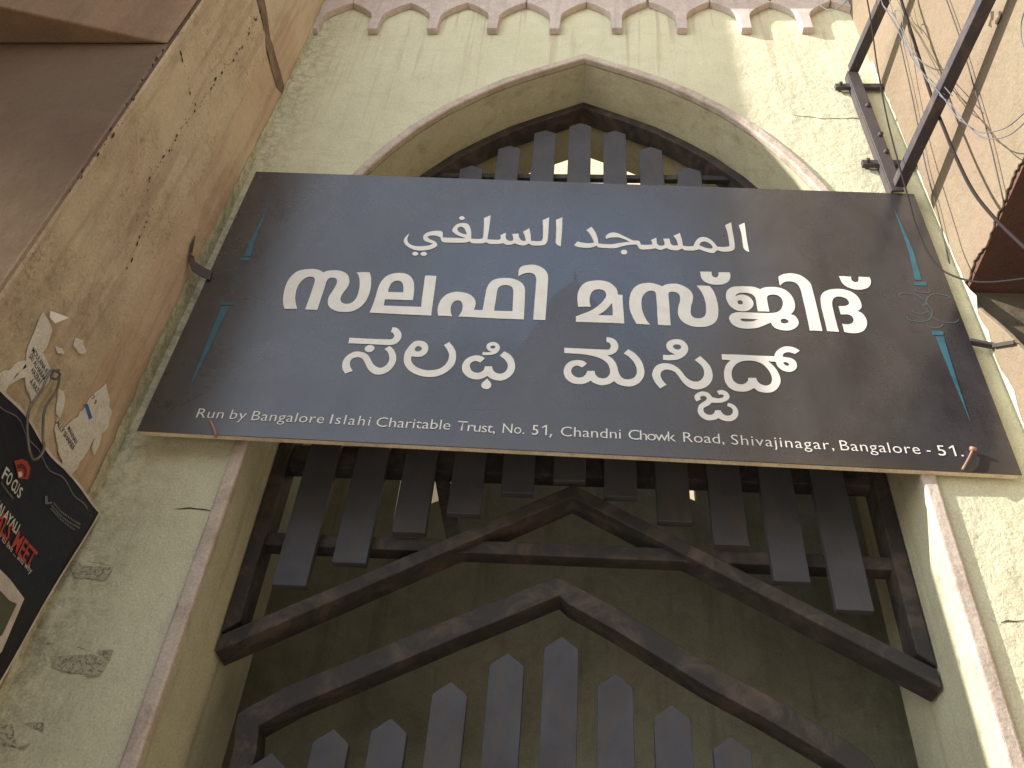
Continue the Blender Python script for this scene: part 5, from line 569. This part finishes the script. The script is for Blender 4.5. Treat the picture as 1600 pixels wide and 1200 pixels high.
# ---------------------------------------------------------------- sign board
SO = Vector((2*-.6226, 1.924, 0)); SU = Vector((.99982425, .01874772, 0)); SN = Vector((.01874772, -.99982425, 0))
def sg(u, v, n): p = SO+SU*u+SN*n; return (p.x, p.y, v)
sign = thing('sign_board', (0, 1.95, 3.8), 'wide dark glossy sign board with cream Arabic, Malayalam and Kannada lettering hung across the arch', 'sign')
C4 = [(0, 3.1618), (2.4451, 3.1444), (2.4569, 4.4263), (.0006, 4.4562)]
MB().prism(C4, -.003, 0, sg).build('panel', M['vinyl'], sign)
C5 = [(.004, 3.1640), (2.4411, 3.1466), (2.4529, 4.4223), (.0046, 4.4522)]
MB().prism(C5, -.024, -.0035, sg).build('batten_frame', M['batten'], sign, bevel=.002)
def glyph_mesh(name, rings, n, mat, parent, off=.0):
    cu = bpy.data.curves.new(name, 'CURVE'); cu.dimensions = '2D'; cu.fill_mode = 'BOTH'
    for r in rings:
        sp = cu.splines.new('POLY'); sp.points.add(len(r)-1); sp.use_cyclic_u = True
        for p, (a, b) in zip(sp.points, r): p.co = (a, b, 0, 1)
    ob_ = bpy.data.objects.new('tmp', cu); COL.objects.link(ob_)
    dg = bpy.context.evaluated_depsgraph_get(); dg.update()
    me = bpy.data.meshes.new_from_object(ob_.evaluated_get(dg)); bpy.data.objects.remove(ob_); bpy.data.curves.remove(cu)
    for v in me.vertices: v.co = Vector(sg(v.co.x, v.co.y, n))
    me.name = name
    return link(name, me, mat, parent)
MB().poly([sg(u, v, .0002) for u, v in DATA['SILH']]).build('mosque_silhouette', M['silh'], sign)
for k, rings in GLYPHS.items():
    nm = {'i_sign2': 'vowel_sign', 'i_sign': 'vowel_sign'}.get(k, 'lettering')
    o = glyph_mesh(nm, [[(a/2000, b/2000) for a, b in r] for r in rings], .0016, M['cream_ink'], sign)
for k in ('SP_R1', 'SP_R2', 'SP_R3', 'SP_R4', 'SP_L1', 'SP_L2', 'SP_L3', 'SP_L4'):
    MB().prism(DATA[k], .0004, .0012, sg).build('spire_ornament', M['teal_ink'], sign)
def flatline(pts, wdt, n, f):
    m = MB(); P = [Vector(p) for p in pts]; o = []
    for i in range(len(P)-1):
        p0 = P[max(i-1, 0)]; p1 = P[i]; p2 = P[i+1]; p3 = P[min(i+2, len(P)-1)]
        for k in range(5):
            t_ = k/5; o.append(0.5*((2*p1)+(-p0+p2)*t_+(2*p0-5*p1+4*p2-p3)*t_*t_+(-p0+3*p1-3*p2+p3)*t_**3))
    o.append(P[-1]); prev = None
    for i, p in enumerate(o):
        d = (o[min(i+1, len(o)-1)]-o[max(i-1, 0)]).normalized(); a = Vector((-d.y, d.x))*wdt/2
        cur = (m.bm.verts.new(f(p.x-a.x, p.y-a.y, n)), m.bm.verts.new(f(p.x+a.x, p.y+a.y, n)))
        if prev: m.bm.faces.new((prev[0], prev[1], cur[1], cur[0]))
        prev = cur
    return m
for mir in (0, 1):
    m = MB()
    for s_ in DATA['SWIRL']:
        pts = [((2.464-u) if mir else u, v) for u, v in s_]
        k = flatline(pts, .0030, .0010 + .0002*random.random(), sg); me = bpy.data.meshes.new('t'); k.bm.to_mesh(me); k.bm.free(); m.bm.from_mesh(me)
    m.build('scroll_ornament', M['teal_line'], sign, recalc=False)

def text_mesh(txt, shear=0, spacing=1.0, off=0):
    cu = bpy.data.curves.new('t', 'FONT'); cu.body = txt; cu.size = 1; cu.space_character = spacing; cu.offset = off; cu.resolution_u = 3; cu.shear = shear
    ob_ = bpy.data.objects.new('tmp', cu); COL.objects.link(ob_)
    dg = bpy.context.evaluated_depsgraph_get(); dg.update()
    me = bpy.data.meshes.new_from_object(ob_.evaluated_get(dg)); bpy.data.objects.remove(ob_); bpy.data.curves.remove(cu)
    xs = [v.co.x for v in me.vertices]; ys = [v.co.y for v in me.vertices]
    return me, min(xs), max(xs)
CAPR = .72
def place_text(name, txt, p0, p1, cap, nrm, mat, parent, off=0, spacing=1.0, xs=None):
    """p0,p1: world start and end of the base line; cap: cap height in metres.
    letter spacing is chosen so that the word spans p0..p1"""
    p0 = Vector(p0); p1 = Vector(p1); U = (p1-p0); L = U.length; U.normalize(); nrm = Vector(nrm); V = nrm.cross(U).normalized()
    sc = cap/CAPR; sx = sc*(xs or 1.0)
    me, a, b = text_mesh(txt, off=off)
    n = len(txt)-1
    if n > 0 and xs != 'fit':
        me2, a2, b2 = text_mesh(txt, spacing=1.5, off=off)
        per = ((b2-a2)-(b-a))/.5; want = L/sx
        spc = 1+(want-(b-a))/per if per > 1e-6 else 1.0
        if .8 < spc < 3: bpy.data.meshes.remove(me); me, a, b = text_mesh(txt, spacing=spc, off=off)
    sx = L/(b-a)
    for v in me.vertices:
        v.co = p0+U*((v.co.x-a)*sx)+V*(v.co.y*sc)
    return link(name, me, mat, parent)
for wd, u0, v0, u1, v1 in DATA['WORDS']:
    cap = .0375
    if '51' in wd:
        rest = {'51,': (860.5, ','), '51.': (0, '.')}[wd]
        k_ = (u1-u0); ue = {'51,': (.0, .30, .47, .70, .88, 1.0), '51.': (.0, .31, .42, .70, .90, .97)}[wd]
        place_text('lettering', '5', sg(u0, v0, .0016), sg(u0+k_*ue[1], v0, .0016), cap, SN, M['cream_ink'], sign, off=.0)
        a_ = u0+k_*ue[3]; w_ = .0042
        MB().prism([(a_-w_, v0), (a_, v0), (a_, v0+cap), (a_-w_*.8, v0+cap), (a_-.015, v0+cap-.009), (a_-.0135, v0+cap-.0125), (a_-w_, v0+cap-.006)], .0012, .0018, sg).build('lettering', M['cream_ink'], sign)
        b_0 = u0+k_*ue[4]; dy = -.008 if wd[-1] == ',' else 0
        MB().prism([(b_0+(-.003 if dy else 0), v0+dy), (b_0+(.0005 if dy else .005), v0+dy), (b_0+.005, v0+.005), (b_0, v0+.005)], .0012, .0018, sg).build('lettering', M['cream_ink'], sign)
    elif wd == '-':
        MB().prism([(u0, v0+.010), (u1, v1+.010), (u1, v1+.014), (u0, v0+.014)], .0004, .0012, sg).build('lettering', M['cream_ink'], sign)
    else:
        place_text('lettering', wd, sg(u0, v0, .0016), sg(u1, v1, .0016), cap, SN, M['cream_ink'], sign, off=-.007)
# pins at the lower edge and the strap on the left
m = MB().tube([sg(.2014, 3.2066, .004), sg(.222, 3.175, .010), sg(.2403, 3.1423, .012)], .0045, 8, 2); m.build('pin', M['nail'], sign, smooth=True)
m = MB().tube([sg(2.3328, 3.2169, .010), sg(2.31, 3.18, .012), sg(2.288, 3.148, .008)], .0035, 8, 2).tube([sg(2.3250, 3.219, .012), sg(2.3410, 3.216, .012)], .006, 8, 1)
m.build('pin', M['nail'], sign, smooth=True)
strap = thing('metal_strap', (-1.29, 1.92, 3.87), 'bent rusty metal strap fixing the left end of the sign board to the brown wall', 'strap')
m = MB(); P_ = [(-1.3165, 1.862, 3.955), (-1.3165, 1.885, 3.900), (-1.300, 1.905, 3.865), (-1.262, 1.915, 3.845), (-1.235, 1.9225, 3.838)]
a_ = [m.bm.verts.new((x, y, z+.022)) for x, y, z in P_]; b2_ = [m.bm.verts.new((x+.004, y, z-.022)) for x, y, z in P_]
for i in range(4): m.bm.faces.new((a_[i], a_[i+1], b2_[i+1], b2_[i]))
o = m.build('plate', M['rust'], strap); sm_ = o.modifiers.new('solid', 'SOLIDIFY'); sm_.thickness = .004
MB().tube([(-1.318, 1.885, 3.905), (-1.305, 1.884, 3.905)], .006, 8, 1).build('screw', M['nail'], strap)
st2 = thing('metal_strap', (1.25, 1.95, 3.6), 'rusty angle strap between the right end of the sign board and the sunlit wall', 'strap')
MB().bar((1.205, 1.978, 3.665), (1.268, 1.972, 3.640), .020, .012).build('plate', M['rust'], st2, bevel=.002)
MB().bar((1.262, 1.965, 3.635), (1.262, 1.865, 3.548), .005, .012).build('rod', M['rust'], st2, bevel=.001)

# ---------------------------------------------------------------- steel arms on the right
fr = thing('projecting_sign_frame', (1.16, 1.95, 4.9), 'dark steel frame with two arms projecting from an upright plate above the right sign end', 'steel frame')
b1 = ((1.150, 1.944, 5.300), (1.252, .85, 5.098)); b2 = ((1.158, 1.944, 4.452), (1.238, .85, 4.365))
MB().bar(b1[0], b1[1], .042, .042).build('arm', M['steel'], fr, bevel=.003)
MB().bar(b2[0], b2[1], .042, .042).build('arm', M['steel'], fr, bevel=.003)
m = MB().box(1.130, 1.176, 1.958, 1.966, 4.43, 5.31).box(1.128, 1.136, 1.9665, 1.998, 4.43, 5.31); m.build('upright_plate', M['rust'], fr, bevel=.002)
for z_ in (5.215, 4.635):
    x0 = 1.068
    MB().box(x0, 1.266, 1.972, 1.990, z_-.016, z_+.016).build('cross_bracket', M['rust'], fr, bevel=.002)
    MB().tube([(x0+.02, 1.999, z_), (x0+.02, 1.958, z_)], .007, 8, 1).build('bolt', M['rust'], fr)
for x_, z_ in ((1.158, 5.02), (1.163, 4.80), (1.16, 4.68)):
    MB().tube([(x_, 1.958, z_), (x_+.004, 1.945, z_-.004)], [.010, .008], 8, 1).build('bolt', M['rust'], fr)

# ---------------------------------------------------------------- wires
def wire(name, key, r, mat, label, pts=None, grp=None, n=8):
    o = MB().tube(pts or DATA[key], r, n, 4).build(name, mat, None, smooth=True)
    return tag(o, label, 'cable', grp)
wire('power_cable', 'CABLE', .0055, M['cable'], 'thickest black cable sagging down across the sunlit right wall')
wire('thin_cable', 'THIN', .0028, M['cable'], 'thin dark cable looping past the right end of the sign board')
wire('wall_wire', None, .0022, M['rust'], 'thin brown wire on the right wall, farther from the gate, crossing the upper arm', DATA['WALLW'][0])
wire('wall_wire', None, .0022, M['rust'], 'thin brown wire on the right wall closest to the corner with the gate wall', DATA['WALLW'][1])
bd = thing('wire_bundle', tuple(DATA['BUND'][0][0]), 'loose bundle of thin pale grey wires drooping in front of the right wall', 'cable')
for p_ in DATA['BUND']:
    MB().tube(p_, .0017, 6, 4).build('wire', M['greywire'], bd, smooth=True)
wire('loop_wire', 'LOOPW', .0017, M['greywire'], 'pale wire loop hanging in front of the frieze at the top right')
wire('loop_wire', 'LOOPR', .0017, M['greywire'], 'pale wire loop at the right border of the picture above the dark recess')

# ---------------------------------------------------------------- torn papers on the left wall
def paper(label, key, dx=0):
    pts = DATA[key]; cx = sum(p[1] for p in pts)/len(pts); cz = sum(p[2] for p in pts)/len(pts)
    o = thing('torn_poster', (-1.318, cy, cz) if False else (-1.318, cx, cz), label, 'torn poster')
    q = jag([(p[1], p[2]) for p in pts], .004, .014, len(pts))
    MB().prism(q, -1.3175, -1.3150+dx, YZ).build('paper', M['paper'], o)
    return o
s1 = paper('upper torn strip of white printed poster stuck to the brown wall', 'SCRAP1')
s2 = paper('lower torn piece of white printed poster with a blue box, just above the black banner', 'SCRAP2')
s3 = paper('crumpled whitish paper remnant beside the lower torn poster', 'SCRAP3', .0018)
s4 = paper('tiny torn paper remnant right of the upper torn strip', 'SCRAP4')
for i_, (k_, lab) in enumerate((('RES1', 'pale smeared paper residue at the left picture border beside the upper torn strip'), ('RES2', 'narrow paper residue hanging under the knot of the tie wire'), ('RES3', 'small scraped paper residue above the lower torn poster'))):
    paper(lab, k_, .0006*i_)
f3 = [Vector(p) for p in DATA['FLAP']]
m = MB(); m.poly([(-1.313, f3[0].y, f3[0].z), (-1.290, f3[1].y, f3[1].z), (-1.306, f3[2].y, f3[2].z), (-1.3135, f3[3].y, f3[3].z)]); m.build('paper_flap', M['flap'], s1)
for i, (t_, a, b, c, d, e, f_, cap) in enumerate(DATA['STXT']):
    par = s1 if i < 4 else s2
    place_text('print', t_, (-1.3142, b, c), (-1.3142, e, f_), cap*.0030, (1, 0, 0), M['paper_ink'], par, off=.01)
MB().poly([(-1.3143, p[1], p[2]) for p in DATA['BLUE']]).build('blue_print', M['blue_print'], s2)

# wire ring hung on the wall
rg = MB().tube(DATA['RING'], .0032, 8, 5).build('tie_wire', M['tiewire'], None, smooth=True)
tag(rg, 'knotted tarnished wire hanging from the brown wall down over the top of the black banner', 'wire')

# ---------------------------------------------------------------- banner
bn = thing('banner', (-1.296, 1.6, 2.0), 'black event banner with red and white lettering on the left wall', 'banner')
BX = -1.296
def wob(y, z): return .010*math.sin(y*9+z*3)+.006*math.sin(z*13+y*4)
tl = (1.20, 2.866); trc = (1.989, 2.932)
top = []
for i in range(41):
    t_ = i/40; y = 1.20+(1.989-1.20)*t_
    z = 2.868+.0815*(y-1.2)+.008*math.sin(t_*17)+(-.012*math.sin((t_-.72)/.28*math.pi) if t_ > .72 else 0)
    top.append((y, z))
def right_y(z): return 1.989-.070*(2.932-z)/.546
m = MB(); rows = 40; grid = []
for j in range(rows+1):
    r_ = []
    for i, (y, z) in enumerate(top):
        zz_ = z-(z-1.2)*j/rows
        yy = y
        if i > 34: yy = y - (1.989-right_y(zz_))*(i-34)/6
        r_.append((BX+wob(yy, zz_)*.5, yy, zz_))
    grid.append(r_)
vs = [m.bm.verts.new(p) for r_ in grid for p in r_]; W_ = len(top)
for j in range(rows):
    for i in range(W_-1):
        m.bm.faces.new((vs[j*W_+i], vs[j*W_+i+1], vs[(j+1)*W_+i+1], vs[(j+1)*W_+i]))
o = m.build('sheet', M['flex'], bn, smooth=True); sm_ = o.modifiers.new('solid', 'SOLIDIFY'); sm_.thickness = .003; sm_.offset = -1
# white hem: strip 1.5 mm proud
def hem(pts, wdt):
    m = MB(); prev = None
    for i, p in enumerate(pts):
        q = pts[min(i+1, len(pts)-1)]; p_ = pts[max(i-1, 0)]
        d = (Vector(q)-Vector(p_)).normalized(); a = Vector((0, -d.z, d.y))*wdt
        c0 = Vector(p)+Vector((.004, 0, 0)); cur = (m.bm.verts.new(c0+a*.4), m.bm.verts.new(c0-a*.6))
        if prev: m.bm.faces.new((prev[0], prev[1], cur[1], cur[0]))
        prev = cur
    return m
hem(grid[0], .008).build('hem', M['banner_edge'], bn)
hem([r_[-1] for r_ in grid][:28], .007).build('hem', M['banner_edge'], bn)
hem([(p[0]+.002, p[1], p[2]-.030-.006*math.sin(i)) for i, p in enumerate(grid[0])][:38], .0025).build('fold_line', M['grey_ink'], bn)
BN = (1, 0, 0)
def onb(y, z, e=.0): return (BX+wob(y, z)*.5+.0055+e, y, z)
def drape(o):
    for v in o.data.vertices: v.co.x = onb(v.co.y, v.co.z)[0]
    return o
for t_, a, b, c, d, e, f_, cap, col in DATA['PTXT']:
    h_ = {12: .030, 11: .028, 10: .026, 17: .045, 6: .015}[cap]
    drape(place_text('print', t_, (0, b, c), (0, e, f_), h_, BN, {'w': M['white_ink'], 'r': M['red_ink']}[col], bn, off=.02 if cap > 6 else .0))
for P_, mm in zip(DATA['LOGO'], ('red_ink', 'darkred_ink', 'white_ink')):
    e = {'red_ink': 0, 'darkred_ink': .001, 'white_ink': .002}[mm]
    MB().poly([onb(p[1], p[2], e) for p in P_]).build('logo', M[mm], bn)
for P_, mm, e in zip(DATA['FRAME'], ('banner_edge', 'olive_ink'), (0, .0015)):
    MB().poly([onb(p[1], p[2], e) for p in P_]).build('picture_frame_print', M[mm], bn)
for P_ in DATA['ARROW']:
    MB().poly([onb(p[1], p[2]) for p in P_]).build('arrow_print', M['grey_ink'], bn)
rnd = random.Random(4)
for P_ in DATA['PLINES']:
    P2 = [Vector(onb(p[1], p[2])) for p in P_]; m = MB(); 
    for i in range(len(P2)-1):
        for k in range(6):
            a = P2[i].lerp(P2[i+1], (k+.1)/6); b = P2[i].lerp(P2[i+1], (k+.55+.35*rnd.random())/6); h_ = Vector((0, -.002, .0045))
            m.poly([a, b, b+h_, a+h_])
    m.build('small_print', M['grey_ink'], bn)
